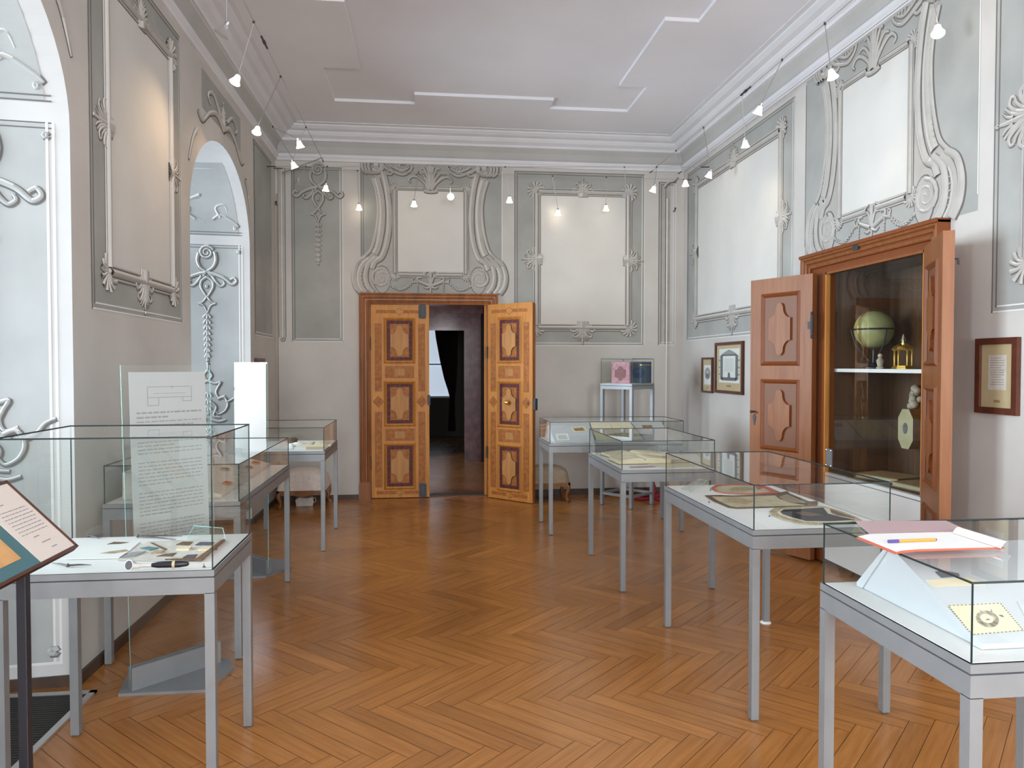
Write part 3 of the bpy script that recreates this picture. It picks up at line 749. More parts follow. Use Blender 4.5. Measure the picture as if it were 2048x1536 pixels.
def lobed(x0, x1, z0, z1, notch):
    """long octagon with incurved shoulders"""
    xm = (x0 + x1) / 2; w = (x1 - x0) / 2; top = []
    for t in range(9):
        a = PI / 2 * t / 8; top.append((xm + w * .34 * math.sin(a), z1 - notch * .35 + notch * .35 * math.cos(a)))
    for t in range(1, 7):
        a = PI / 2 * t / 6; top.append((xm + w * (1 - .66 * math.cos(a)), z1 - notch * .35 - notch * .65 * math.sin(a)))
    right = top; pts = right[:]
    pts += [(x, z0 + z1 - z) for x, z in right[::-1]]
    pts += [(2 * xm - x, z0 + z1 - z) for x, z in right]
    pts += [(2 * xm - x, z) for x, z in right[::-1]]
    out = []
    for q in pts:
        if not out or (abs(q[0] - out[-1][0]) + abs(q[1] - out[-1][1])) > 1e-5: out.append(q)
    if abs(out[0][0] - out[-1][0]) + abs(out[0][1] - out[-1][1]) < 1e-5: out.pop()
    return out
def front(pts, y): return [(x, y, z) for x, z in pts]
def molding(mb, x0, x1, z0, z1, w, h, m):
    """raised picture-frame moulding on the plane y=0 facing -y"""
    O = [(x0, z0), (x1, z0), (x1, z1), (x0, z1)]; R1 = [(x0 + w * .45, z0 + w * .45), (x1 - w * .45, z0 + w * .45), (x1 - w * .45, z1 - w * .45), (x0 + w * .45, z1 - w * .45)]
    I = [(x0 + w, z0 + w), (x1 - w, z0 + w), (x1 - w, z1 - w), (x0 + w, z1 - w)]
    for k in range(4):
        j = (k + 1) % 4
        mb.face([(O[k][0], 0, O[k][1]), (O[j][0], 0, O[j][1]), (R1[j][0], -h, R1[j][1]), (R1[k][0], -h, R1[k][1])], m)
        mb.face([(R1[k][0], -h, R1[k][1]), (R1[j][0], -h, R1[j][1]), (I[j][0], h * .2, I[j][1]), (I[k][0], h * .2, I[k][1])], m)
def inlaid_leaf(name, loc, rz, wid, hgt, knob, flip):
    root = empty(name, loc, rz, kind='structure')
    L = MB(); s = -1 if flip else 1
    xa, xb = (0, wid) if not flip else (-wid, 0)
    T = .048
    PX0, PX1 = xa + wid * .235, xb - wid * .255
    if flip: PX0, PX1 = xa + wid * .255, xb - wid * .235
    PZ = [hgt * (1 - f) for f in (.298, .072, .623, .397, .949, .719)]
    panels = [(PZ[0], PZ[1]), (PZ[2], PZ[3]), (PZ[4], PZ[5])]
    L.box((xa, 0.004, .008), (xb, T, hgt), 'oak')
    # stiles and rails stand proud of the panels' ground
    L.box((xa, 0, .008), (PX0, .004, hgt), 'oak'); L.box((PX1, 0, .008), (xb, .004, hgt), 'oak')
    zs = [.008] + [z for p_ in panels[::-1] for z in p_] + [hgt]
    for k in range(0, len(zs), 2): L.box((PX0, 0, zs[k]), (PX1, .004, zs[k + 1]), 'oak')
    e = -.0008
    def inl(pts, m, d=e): L.face(front(pts, d), m)
    def rc(x0, z0, x1, z1, m, d=e): inl([(x0, z0), (x1, z0), (x1, z1), (x0, z1)], m, d)
    sw = (PX0 - xa) * .46
    for x0 in (xa + (PX0 - xa) * .30, PX1 + (xb - PX1) * .28):
        for z0, z1 in ((hgt * .06, hgt * .445), (hgt * .555, hgt * .90)):
            rc(x0 - .004, z0 - .004, x0 + sw + .004, z1 + .004, 'inl_line', -.0004); rc(x0, z0, x0 + sw, z1, 'burl')
        xm = x0 + sw / 2; zm = hgt * .5; d = sw * .85
        inl([(xm - d - .004, zm), (xm, zm - d * 1.1 - .004), (xm + d + .004, zm), (xm, zm + d * 1.1 + .004)], 'inl_line', -.0004)
        inl([(xm - d, zm), (xm, zm - d * 1.1), (xm + d, zm), (xm, zm + d * 1.1)], 'burl')
    for z in ((panels[0][0] + panels[1][1]) / 2, (panels[1][0] + panels[2][1]) / 2):
        h_ = (panels[0][0] - panels[1][1]) * .30; rc(PX0 + .003, z - h_ - .004, PX1 - .003, z + h_ + .004, 'inl_line', -.0004); rc(PX0 + .006, z - h_, PX1 - .006, z + h_, 'burl')
        rc((PX0 * 2 + PX1) / 3, z - h_ * .6, (PX0 + 2 * PX1) / 3, z + h_ * .6, 'oak_pale', -.0012)
    xm = (PX0 + PX1) / 2
    for z in (hgt * .963, hgt * .03):
        rc(PX0 - .1, z - .02, PX1 + .1, z + .02, 'burl', -.0003)
        inl([(xm - .062, z), (xm, z - .045), (xm + .062, z), (xm, z + .045)], 'inl_line', -.0006); inl([(xm - .055, z), (xm, z - .038), (xm + .055, z), (xm, z + .038)], 'oak', -.0012)
    L.build('door_leaf', root)
    for z0, z1 in panels:
        q = MB(); molding(q, PX0 - .012, PX1 + .012, z0 - .012, z1 + .012, .035, .020, 'oak')
        X0, X1, Z0, Z1 = PX0 + .024, PX1 - .024, z0 + .024, z1 - .024
        q.face(front([(X0 - .02, Z0 - .02), (X1 + .02, Z0 - .02), (X1 + .02, Z1 + .02), (X0 - .02, Z1 + .02)], .0035), 'inl_line')
        bw = .040
        nx, nz = 4, 6
        for k in range(nz):
            za = Z0 + (Z1 - Z0) * k / nz + .0015; zb = Z0 + (Z1 - Z0) * (k + 1) / nz - .0015
            for xx in (X0, X1 - bw): q.face(front([(xx, za), (xx + bw, za), (xx + bw, zb), (xx, zb)], .002), 'purple')
        for k in range(nx):
            xa_ = X0 + bw + (X1 - X0 - 2 * bw) * k / nx + .0015; xb_ = X0 + bw + (X1 - X0 - 2 * bw) * (k + 1) / nx - .0015
            for zz in (Z0, Z1 - bw): q.face(front([(xa_, zz), (xb_, zz), (xb_, zz + bw), (xa_, zz + bw)], .002), 'purple')
        q.face(front([(X0 + bw, Z0 + bw), (X1 - bw, Z0 + bw), (X1 - bw, Z1 - bw), (X0 + bw, Z1 - bw)], .002), 'burl')
        lb = lobed(X0 + bw + .006, X1 - bw - .006, Z0 + bw + .012, Z1 - bw - .012, .11)
        q.prism(front(lb, .002), (0, -.012, 0), 'oak_pale', 'inl_line')
        q.prism(front(lobed(X0 + bw + .001, X1 - bw - .001, Z0 + bw + .004, Z1 - bw - .004, .115), .002), (0, -.003, 0), 'inl_line')
        q.build('door_panel', root)
    return root, panels, (PX0, PX1)
LW = .69
dl, pan, px_ = inlaid_leaf('door_1', (-.640, YB + .004, 0), 0, LW, 2.322, False, False)
for zc in (2.24, .09):
    q = MB(); q.prism(front([(LW - .125, zc - .07), (LW - .11, zc - .085), (LW - .05, zc - .085), (LW - .035, zc - .07), (LW - .035, zc + .07), (LW - .05, zc + .085), (LW - .11, zc + .085), (LW - .125, zc + .07)], 0), (0, -.008, 0), 'iron')
    q.box((LW - .085, -.022, zc - .06), (LW - .072, -.006, zc + .06), 'black'); q.build('bolt_plate', dl)
q = MB(); q.box((LW - .022, -.014, 1.12), (LW + .012, .0, 1.24), 'iron'); q.build('lock_catch', dl)
for zc in (1.85, .42):
    q = MB(); q.tube([(-.008, -.012, zc - .07), (-.008, -.012, zc + .07)], .011, 'iron'); q.sphere((-.008, -.012, zc + .08), .012, 'iron', u=10, v=6); q.build('hinge', dl)
hx, hy = .752, 8.995; fx, fy = 1.222, 8.515
ang = math.atan2(fy - hy, fx - hx)
dr, pan, px_ = inlaid_leaf('door_2', (hx, hy, 0), ang, .672, 2.322, True, False)
q = MB(); xm = (px_[0] + px_[1]) / 2
q.prism(front([(xm - .03, 1.16), (xm, 1.12), (xm + .03, 1.16), (xm, 1.20)], 0), (0, -.014, 0), 'brass'); q.sphere((xm, -.045, 1.16), .026, 'brass', u=14, v=10); q.tube([(xm, -.012, 1.16), (xm, -.04, 1.16)], .010, 'brass'); q.build('door_knob', dr)
q = MB(); q.prism(front([(.60, 1.15), (.615, 1.13), (.622, 1.15), (.615, 1.185)], 0), (0, -.003, 0), 'black'); q.build('keyhole', dr)
q = MB(); q.box((.668, .006, 1.08), (.712, .05, 1.215), 'iron', bev=.004); q.build('lock_box', dr)
q = MB(); q.box((.655, .012, .02), (.676, .052, 2.31), 'casing'); q.build('rebate_strip', dr)
for zc in (1.75, .55):
    q = MB(); q.tube([(-.008, -.008, zc - .07), (-.008, -.008, zc + .07)], .011, 'iron'); q.build('hinge', dr)

# next room and the dark room beyond it
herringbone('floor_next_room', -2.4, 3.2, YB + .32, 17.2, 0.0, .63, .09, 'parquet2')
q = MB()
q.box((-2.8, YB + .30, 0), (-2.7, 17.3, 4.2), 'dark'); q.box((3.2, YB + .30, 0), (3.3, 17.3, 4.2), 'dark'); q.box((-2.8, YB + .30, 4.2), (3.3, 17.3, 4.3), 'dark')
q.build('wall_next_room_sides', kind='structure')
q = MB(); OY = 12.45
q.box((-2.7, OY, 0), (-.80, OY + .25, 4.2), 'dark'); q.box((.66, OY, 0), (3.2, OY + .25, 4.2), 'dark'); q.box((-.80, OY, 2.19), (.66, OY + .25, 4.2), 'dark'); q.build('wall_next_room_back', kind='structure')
q = MB(); mapN = lambda a, b, h: (a, OY - h, b)
casing(q, -.78, .645, 2.17, .27, ((0, .06, .10), (.06, .13, .075), (.13, .20, .05), (.20, .27, .025)), mapN, 'marble', .42)
q.box((-1.08, OY - .16, 2.44), (.945, OY, 2.60), 'marble')
q.build('trim_6', kind='structure')
q = MB(); WY = 16.9
wx0, wx1, wz0, wz1 = -.55, .575, .86, 2.55
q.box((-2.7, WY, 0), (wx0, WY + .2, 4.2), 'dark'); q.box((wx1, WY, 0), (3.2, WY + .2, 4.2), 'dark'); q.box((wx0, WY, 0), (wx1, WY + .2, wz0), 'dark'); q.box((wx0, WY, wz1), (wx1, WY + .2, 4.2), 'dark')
q.build('wall_far_room', kind='structure')
q = MB(); q.box((wx0, WY + .02, wz0), (wx1, WY + .05, wz0 + .04), 'win_frame'); q.box((wx0, WY + .02, 1.60), (wx1, WY + .05, 1.63), 'win_frame'); q.box((0, WY + .02, wz0), (.05, WY + .05, wz1), 'win_frame')
wo = q.build('window_6', kind='structure')
g = MB(); g.face([(wx0, WY + .08, wz0), (wx1, WY + .08, wz0), (wx1, WY + .08, wz1), (wx0, WY + .08, wz1)], 'sky'); g.build('window_pane', wo)
q = MB()
n = 30
def cur(x_top, x_mid, side):
    pass
rows = [(2.75, .18, .72), (2.2, .24, .72), (1.7, .33, .72), (1.3, .42, .70), (1.05, .50, .68), (.9, .54, .66), (.5, .52, .66), (.12, .50, .68)]
P_ = []
for z, x0, x1 in rows: P_.append([(x0 + (x1 - x0) * k / n, WY - .12 + .03 * math.sin(k * 1.9), z) for k in range(n + 1)])
for i in range(len(P_) - 1):
    for k in range(n): q.face([P_[i + 1][k], P_[i + 1][k + 1], P_[i][k + 1], P_[i][k]], 'curtain')
q.tube([(-.75, WY - .12, 2.77), (.8, WY - .12, 2.77)], .018, 'walnut')
cu = q.build('curtain', smooth=True, label='dark wine-red curtain gathered beside the window of the far room', cat='curtain')

# ---------------------------------------------------------------- wall cupboard with open doors
cab = empty('wall_cupboard', (XR, 5.12, 0), 0, 'built-in wooden wall cupboard with glazed front, white base and two open doors', 'cupboard')
cx0, cy0 = XR, 5.12
cl = lambda x, y, z: (x - cx0, y - cy0, z)
q = MB(); mapC = lambda a, b, h: (-h, -a - cy0, b)
for ins_, r_, h_ in ((.085, .016, .072), (.052, .014, .060), (.015, .012, .048)): bead(q, -5.86, -4.38, 2.385, ins_, r_, mapC, 'cup', h_)
casing(q, -5.86, -4.38, 2.385, .105, ((0, .025, .085), (.025, .06, .07), (.06, .105, .055)), mapC, 'cup_dark', .02)
q.box(cl(XR - .10, 5.965, 2.475), cl(XR, 4.275, 2.50), 'cup_dark')
q.build('frame', cab)
q = MB()                                              # inner rebate frame round the glass
GY0, GY1, GZ0, GZ1 = 4.465, 5.66, .745, 2.335
q.box(cl(XR - .03, 4.38, .02), cl(XR + .05, GY0, 2.385), 'cup_dark'); q.box(cl(XR - .03, GY1, .02), cl(XR + .05, 5.86, 2.385), 'cup_dark'); q.box(cl(XR - .03, GY0, GZ1), cl(XR + .05, GY1, 2.385), 'cup_dark')
for a, b_ in ((GY0, GY0 + .016), (GY1 - .016, GY1)): q.box(cl(XR - .034, a, GZ0), cl(XR + .0, b_, GZ1), 'oak')
q.box(cl(XR - .034, GY0, GZ1 - .016), cl(XR, GY1, GZ1), 'cup'); q.build('inner_frame', cab)
q = MB(); q.box(cl(XR - .02, GY0, .05), cl(XR + .02, GY1, GZ0), 'white'); q.box(cl(XR - .024, GY0, .716), cl(XR - .019, GY1, .72), 'gap'); q.build('base_panel', cab)
q = MB(); q.face([cl(XR - .012, GY0, GZ0), cl(XR - .012, GY1, GZ0), cl(XR - .012, GY1, GZ1), cl(XR - .012, GY0, GZ1)], 'glass'); q.build('glass_pane', cab)
q = MB()
q.box(cl(XR + .02, GY0 - .04, GZ0 - .04), cl(XR + .57, GY1 + .04, GZ0), 'inside'); q.box(cl(XR + .02, GY0 - .06, GZ1 + .02), cl(XR + .57, GY1 + .06, GZ1 + .05), 'inside')
q.box(cl(XR + .05, GY0 - .06, GZ0), cl(XR + .57, GY0 - .03, GZ1 + .02), 'inside'); q.box(cl(XR + .05, GY1 + .03, GZ0), cl(XR + .57, GY1 + .06, GZ1 + .02), 'inside'); q.box(cl(XR + .54, GY0 - .06, GZ0), cl(XR + .57, GY1 + .06, GZ1 + .02), 'inside')
q.build('interior', cab)
q = MB()                                              # gently bowed white shelf
fr = [(XR + .03 + .03 * (2 * t - 1) ** 2, GY0 - .02 + (GY1 - GY0 + .04) * t) for t in [k / 12 for k in range(13)]]
poly = [cl(x, y, 1.545) for x, y in fr] + [cl(XR + .53, GY1 + .02, 1.545), cl(XR + .53, GY0 - .02, 1.545)]
q.prism(poly, (0, 0, .026), 'white'); q.build('shelf', cab)
def cup_leaf(loc, rz, wid, hgt, mirror, label):
    """leaf along local +x from its hinge, the face we see at y=0 looking along -y (or +y when mirrored)"""
    root = empty('door', loc, rz); root.parent = cab; root['label'] = label
    sg = 1
    L = MB(); x0, x1 = wid * .20, wid * .80
    panels = [(hgt * .685, hgt * .94), (hgt * .375, hgt * .625), (hgt * .06, hgt * .315)]
    L.box((0, .006, 0), (wid, .058, hgt), 'cup')
    L.box((0, 0, 0), (x0, .006, hgt), 'cup'); L.box((x1, 0, 0), (wid, .006, hgt), 'cup')
    zs = [0] + [z for p_ in panels[::-1] for z in p_] + [hgt]
    for k in range(0, len(zs), 2): L.box((x0, 0, zs[k]), (x1, .006, zs[k + 1]), 'cup')
    L.build('leaf', root)
    for z0, z1 in panels:
        q = MB(); molding(q, x0 - .012, x1 + .012, z0 - .012, z1 + .012, .036, .014, 'cup_dark')
        q.face(front([(x0, z0), (x1, z0), (x1, z1), (x0, z1)], .005), 'cup_panel')
        lb = lobed((x0 + x1) / 2 - wid * .175, (x0 + x1) / 2 + wid * .175, z0 + (z1 - z0) * .13, z1 - (z1 - z0) * .13, .125)
        q.prism(front(lb, .005), (0, -.018, 0), 'cup', 'cup_dark')
        lo_ = lobed((x0 + x1) / 2 - wid * .19, (x0 + x1) / 2 + wid * .19, z0 + (z1 - z0) * .115, z1 - (z1 - z0) * .115, .13); q.prism(front(lo_, .005), (0, -.004, 0), 'cup_dark')
        q.build('panel', root)
    return root
# left leaf: hinge at the far jamb, swung out against the wall
h0 = Vector((3.09, 5.72, .02)); f0 = Vector((2.83, 6.285, .02))
rz = math.atan2(f0.y - h0.y, f0.x - h0.x)
# its visible face looks towards -x / -y: local -y must point that way, so run the leaf from its free edge to its hinge
dvec = (h0 - f0).normalized(); rz = math.atan2(dvec.y, dvec.x)
lf = cup_leaf(tuple(f0 - Vector((cx0, cy0, 0))), rz, .625, 2.315, False, 'open left door leaf with three panels')
q = MB(); q.prism(front([(.04, 1.08), (.05, 1.055), (.06, 1.08), (.068, 1.13), (.05, 1.16), (.032, 1.13)], 0), (0, -.004, 0), 'iron'); q.tube([(.05, -.002, 1.175), (.05, -.035, 1.175)], .008, 'iron'); q.sphere((.05, -.042, 1.175), .013, 'iron', u=10, v=8); q.build('handle', lf)
for zc in (1.90, .35):
    q = MB(); q.tube([(.632, -.012, zc - .08), (.632, -.012, zc + .08)], .012, 'iron'); q.sphere((.632, -.012, zc + .095), .014, 'iron', u=10, v=6); q.sphere((.632, -.012, zc - .095), .014, 'iron', u=10, v=6); q.box((.585, -.006, zc - .03), (.632, 0, zc + .03), 'iron'); q.build('hinge', lf)
# right leaf: stands out into the room almost edge-on
h1 = Vector((3.10, 4.38, .02)); f1 = Vector((2.82, 3.827, .02))
dvec = (f1 - h1).normalized(); rz = math.atan2(dvec.y, dvec.x)
rfl = cup_leaf(tuple(h1 - Vector((cx0, cy0, 0))), rz, (f1 - h1).length, 2.315, False, 'open right door leaf seen nearly edge-on')
q = MB(); q.tube([(.60, .058, 2.16), (.61, .075, 2.16), (.60, .08, 2.13)], .006, 'iron'); q.build('hook', rfl)

# ---- things inside the cupboard
def px_in(u, v, x): return at(u, v, 'x', x)
c_ = px_in(1748, 659, 3.46); gr = .145; zs_ = 1.571
q = MB(); q.prism([cl(XR - .088, 5.16 + a, 2.435 + b_) for a, b_ in ((-.035, 0), (.035, 0), (.04, .03), (.02, .045), (-.02, .045), (-.04, .03))], (.006, 0, 0), 'iron'); q.build('keeper_plate', cab)
gb = empty('globe', (c_.x, c_.y, zs_), 0, 'yellowish antique globe on a dark stand on the cupboard shelf', 'globe')
q = MB(); q.sphere((0, 0, c_.z - zs_), gr, 'globe', u=32, v=20); q.build('sphere', gb, smooth=True)
q = MB(); q.tube([(gr * 1.07 * math.cos(t), gr * .25 * math.cos(t), c_.z - zs_ + gr * 1.07 * math.sin(t)) for t in [2 * PI * k / 40 for k in range(41)]], .005, 'brass'); q.build('meridian_ring', gb)
q = MB(); q.tube([(gr * 1.12 * math.cos(t), gr * 1.12 * math.sin(t), c_.z - zs_) for t in [2 * PI * k / 40 for k in range(41)]], .006, 'black'); q.build('horizon_ring', gb)
q = MB(); zc_ = c_.z - zs_
for t in (.5, 2.6, 4.7): q.tube([(gr * 1.12 * math.cos(t), gr * 1.12 * math.sin(t), zc_), (gr * .9 * math.cos(t), gr * .9 * math.sin(t), zc_ - .12), (.03 * math.cos(t), .03 * math.sin(t), .06)], .006, 'black')
q.tube([(0, 0, .01), (0, 0, zc_ - gr)], .009, 'black'); q.lathe([(.075, 0), (.075, .012), (.03, .025), (.012, .05)], 'black', n=18); q.build('stand', gb, smooth=True)
c_ = px_in(1760, 740, 3.36)
fg = empty('figurine', (c_.x, c_.y, zs_), 0, 'tiny pale carved figurine beside the globe on the shelf', 'figurine')
q = MB(); q.lathe([(.026, 0), (.028, .012), (.018, .018), (.022, .04), (.027, .06), (.018, .075), (.012, .082)], 'stone', n=14); q.build('body', fg, smooth=True)
q = MB(); q.sphere((0, 0, .098), .017, 'stone', u=12, v=8); q.build('head', fg, smooth=True)
c_ = px_in(1806, 740, 3.42)
gt = empty('gilt_tempietto', (c_.x, c_.y, zs_), .4, 'small gilt temple-shaped ornament with crystal finial on the shelf', 'ornament')
q = MB(); q.lathe([(.075, 0), (.075, .012), (.066, .016), (.066, .024)], 'gold', n=8); q.build('base', gt)
for k in range(6):
    a = PI / 3 * k; q = MB(); q.lathe([(.009, .024), (.006, .035), (.008, .08), (.006, .125), (.011, .135)], 'gold', (.056 * math.cos(a), .056 * math.sin(a), 0), n=8); q.build('column', gt, smooth=True)
q = MB(); q.lathe([(.074, .135), (.078, .145), (.060, .165), (.03, .18), (.012, .19)], 'gold', n=8); q.build('canopy', gt)
q = MB(); q.lathe([(.010, .19), (.018, .205), (.012, .225), (.003, .25)], 'chrome', n=10); q.build('finial', gt, smooth=True)
# octagonal portrait plaque with its carved hanger on the back of the cupboard
c_ = px_in(1807, 858, 3.60)
pl = empty('portrait_plaque', (3.715, c_.y, c_.z - .15), 0, 'ivory octagonal plaque with small oval portrait hung inside the cupboard', 'plaque')
w_, h_ = .088, .150
oc = [(-w_, -h_ * .55), (-w_ * .45, -h_), (w_ * .45, -h_), (w_, -h_ * .55), (w_, h_ * .55), (w_ * .45, h_), (-w_ * .45, h_), (-w_, h_ * .55)]
X_ = -.10
q = MB(); q.prism([(X_, -a, .15 + b_) for a, b_ in oc], (.085, 0, 0), 'ivory', 'walnut'); q.build('frame', pl)
q = MB(); q.prism([(X_ - .004, .026 * math.cos(t), .155 + .042 * math.sin(t)) for t in [2 * PI * k / 20 for k in range(20)]], (.004, 0, 0), 'ink'); q.build('portrait', pl)
c_ = px_in(1810, 806, 3.62)
q = MB()
for k in range(16): q.sphere((0 + random.uniform(-.012, .012), random.uniform(-.06, .06), .03 + random.uniform(-.06, .07)), random.uniform(.018, .034), 'stone', u=10, v=7)
q.sphere((-.01, 0, .11), .03, 'stone', u=12, v=8)
q.build('carved_relief', None, True, 'weathered carved relief hanging above the ivory plaque in the cupboard', 'relief', loc=(3.71, c_.y, c_.z))
for i, (u, v, wx, wy, rz_, lab) in enumerate(((1752, 945, .30, .36, .35, 'flat brown closed volume lying left on the cupboard floor'), (1812, 955, .28, .30, .1, 'low flat folder lying right of the brown volume in cupboard'))):
    c_ = at(u, v, 'z', .76)
    bk = empty('book', (3.44 if i == 0 else 3.42, 5.22 if i == 0 else 4.80, .746), rz_, lab, 'book')
    q = MB(); q.box((-wx / 2, -wy / 2, 0), (wx / 2, wy / 2, .006), 'tan'); q.box((-wx / 2, -wy / 2, .030), (wx / 2, wy / 2, .036), 'tan'); q.box((wx / 2 - .006, -wy / 2, .006), (wx / 2, wy / 2, .03), 'tan'); q.build('cover', bk)
    q = MB(); q.box((-wx / 2 + .008, -wy / 2 + .008, .006), (wx / 2 - .006, wy / 2 - .008, .03), 'pages'); q.build('pages', bk)
c_ = px_in(1667, 913, 3.18)
lc = empty('lock_plate', (3.183, 5.60, .795), 0, 'small grey screwed metal plate on the lower left of cupboard glass', 'plate')
q = MB(); q.box((-.006, -.042, 0), (.002, .042, .14), 'metal'); q.build('plate', lc)
for y in (-.034, .034):
    for z in (.01, .13):
        q = MB(); q.sphere((-.007, y, z), .006, 'chrome', u=8, v=6); q.build('screw', lc)

# ---------------------------------------------------------------- display cases
def pane(root, a, b, ax, e=.006):
    """glass pane: one glazed face and a visible edge all round. a, b opposite corners (local), ax = thin axis"""
    q = MB(); i = 'xyz'.index(ax); o = [k for k in range(3) if k != i]
    def V(s_, t, d): p_ = [0, 0, 0]; p_[o[0]] = s_; p_[o[1]] = t; p_[i] = d; return p_
    s0, s1 = sorted((a[o[0]], b[o[0]])); t0, t1 = sorted((a[o[1]], b[o[1]])); d = a[i]
    C = [(s0, t0), (s1, t0), (s1, t1), (s0, t1)]
    q.face([V(s_, t, d) for s_, t in C], 'glass')
    for k in range(4):
        A, B = C[k], C[(k + 1) % 4]
        q.face([V(*A, d - e / 2), V(*B, d - e / 2), V(*B, d + e / 2), V(*A, d + e / 2)], 'edge')
    return q.build('glass_pane', root)
def display_case(x0, x1, y0, y1, zt, zg, label, rz=0.0, centre=None, leg=.035, apron=.085, stretch=None, group='glass display cases'):
    cx, cy = ((x0 + x1) / 2, (y0 + y1) / 2) if centre is None else centre
    root = empty('display_case', (cx, cy, 0), rz, label, 'display case', group)
    a, b_ = (x1 - x0) / 2, (y1 - y0) / 2
    for sx in (-1, 1):
        for sy in (-1, 1):
            q = MB(); q.box((sx * a, sy * b_, 0.006), (sx * (a - leg), sy * (b_ - leg), zt - apron + .002), 'metal')
            q.box((sx * (a - .004), sy * (b_ - .004), 0), (sx * (a - leg + .004), sy * (b_ - leg + .004), .008), 'gap'); q.build('leg', root)
    q = MB(); zA, zB, zC_ = zt - apron, zt - .027, zt - .022
    for z0, z1, ins, m in ((zA, zB, 0, 'metal'), (zB, zC_, .006, 'gap'), (zC_, zt, 0, 'metal')):
        w_ = leg if m == 'metal' and z1 < zt else .014
        q.box((-a + ins, -b_ + ins, z0), (a - ins, -b_ + w_, z1), m); q.box((-a + ins, b_ - w_, z0), (a - ins, b_ - ins, z1), m)
        q.box((-a + ins, -b_ + w_, z0), (-a + w_, b_ - w_, z1), m); q.box((a - w_, -b_ + w_, z0), (a - ins, b_ - w_, z1), m)
    q.build('table_frame', root)
    q = MB(); q.box((-a + .012, -b_ + .012, zt - .02), (a - .012, b_ - .012, zt + .002), 'white'); q.build('display_board', root)
    i = .008
    pane(root, (-a + i, -b_ + i, zt), (a - i, -b_ + i, zg - .006), 'y'); pane(root, (-a + i, b_ - i, zt), (a - i, b_ - i, zg - .006), 'y')
    pane(root, (-a + i, -b_ + i, zt), (-a + i, b_ - i, zg - .006), 'x'); pane(root, (a - i, -b_ + i, zt), (a - i, b_ - i, zg - .006), 'x')
    pane(root, (-a + i - .003, -b_ + i - .003, zg - .003), (a - i + .003, b_ - i + .003, zg - .003), 'z')
    if stretch:
        for (p0, p1) in (((-a + .005, -b_ + .005), (a - .005, -b_ + .03)), ((-a + .005, b_ - .03), (a - .005, b_ - .005)), ((-a + .005, -b_ + .03), (-a + .03, b_ - .03)), ((a - .03, -b_ + .03), (a - .005, b_ - .03))):
            q = MB(); q.box((*p0, stretch), (*p1, stretch + .028), 'metal'); q.build('stretcher', root)
    return root
ZT, ZG = .862, 1.067
display_case(-1.52, -.765, 2.82, 3.42, .853, 1.341, 'tall-hooded glass display case nearest on the left, holding a long pipe')
display_case(-1.70, -.995, 4.18, 5.675, ZT, ZG, 'long glass display case on the left holding a sloping board of jewels')
display_case(-1.555, -.855, 6.545, 7.485, ZT, ZG, 'glass display case farthest on the left, standing before the white stool')
display_case(1.33, 2.10, 1.683, 2.39, ZT, ZG, 'glass display case nearest on the right with the open guest book on top')
apron_case = display_case(1.45, 2.115, 3.18, 4.425, ZT, ZG, 'glass display case on the right holding three fringed aprons')
q = MB(); q.lathe([(.034, 0), (.034, .004), (.024, .012)], 'paper', (.6650/2-.018, 1.245/2-.018, 0), n=16); q.build('felt_pad', apron_case)
display_case(1.365, 2.055, 5.12, 6.18, ZT, ZG, 'glass display case on the right holding thick open books and papers')
display_case(1.155, 2.465, 6.925, 7.56, ZT, ZG, 'wide glass display case with a white prism stand, before the back right corner')
ped = display_case(0, .44, 0, .44, 1.39, 1.672, 'tall pedestal display case with a blue box, in the back right corner', rz=math.radians(39), centre=(2.30, 8.37), leg=.036, apron=.062, stretch=.12)

# ---- left near case: pipe, compasses, embroidered aprons
Z1 = .857
def flat(name, px, z, m, th, label, cat, group=None, sub=()):
    """thin sheet whose outline is taken from the photograph and laid on the plane z"""
    P3 = [at(u, v, 'z', z) for u, v in px]
    q = MB(); q.prism([(p_.x, p_.y, z) for p_ in P3], (0, 0, th), m)
    o = q.build(name, None, False, label, cat, group); centred(o)
    for si, (nm, spx, sm, sth) in enumerate(sub):
        sth += .0006 * si; S = [at(u, v, 'z', z + th) for u, v in spx]; q = MB()
        q.prism([(p_.x, p_.y, z + th - .0002) for p_ in S], (0, 0, sth), sm); so = q.build(nm, o); so.location = -o.location
    return o
c_ = at(253, 1128, 'z', .885); e_ = at(378, 1131, 'z', .87)
pp = empty('long_pipe', (c_.x, c_.y, Z1), 0, 'long tobacco pipe with pale bell-shaped bowl and dark stem, in the tall-hooded case', 'pipe')
dv = (Vector((e_.x, e_.y, 0)) - Vector((c_.x, c_.y, 0))); Ln = dv.length; az = math.atan2(dv.y, dv.x)
RX = Matrix.Rotation(az, 4, 'Z') @ Matrix.Translation((0, 0, .020)) @ Matrix.Rotation(PI / 2, 4, 'Y')
q = MB(); q.tube(catmull([RX @ Vector((0, 0, Ln * .40)), RX @ Vector((0, 0, Ln * .2)), RX @ Vector((0, 0, .045)), RX @ Vector((0, 0, .03)) + Vector((-.006, -.008, .002))], 4), [.007, .007, .007, .007, .0075, .008, .008, .0085, .009, .0095, .010, .0105, .011], 'orn_light', 14)
BD = Vector((-.42, -.88, .22)).normalized(); BT = Matrix.Translation(RX @ Vector((0, 0, .018)) + Vector((0, .012, .0))) @ BD.to_track_quat('Z', 'Y').to_matrix().to_4x4()
q.lathe([(.009, -.012), (.012, -.004), (.015, .008), (.0195, .018), (.0200, .020), (.0165, .0205)], 'orn_light', n=22, T=BT); q.lathe([(.0163, .0206), (.0162, .0209)], 'gap', n=22, T=BT); q.build('bowl', pp, smooth=True)
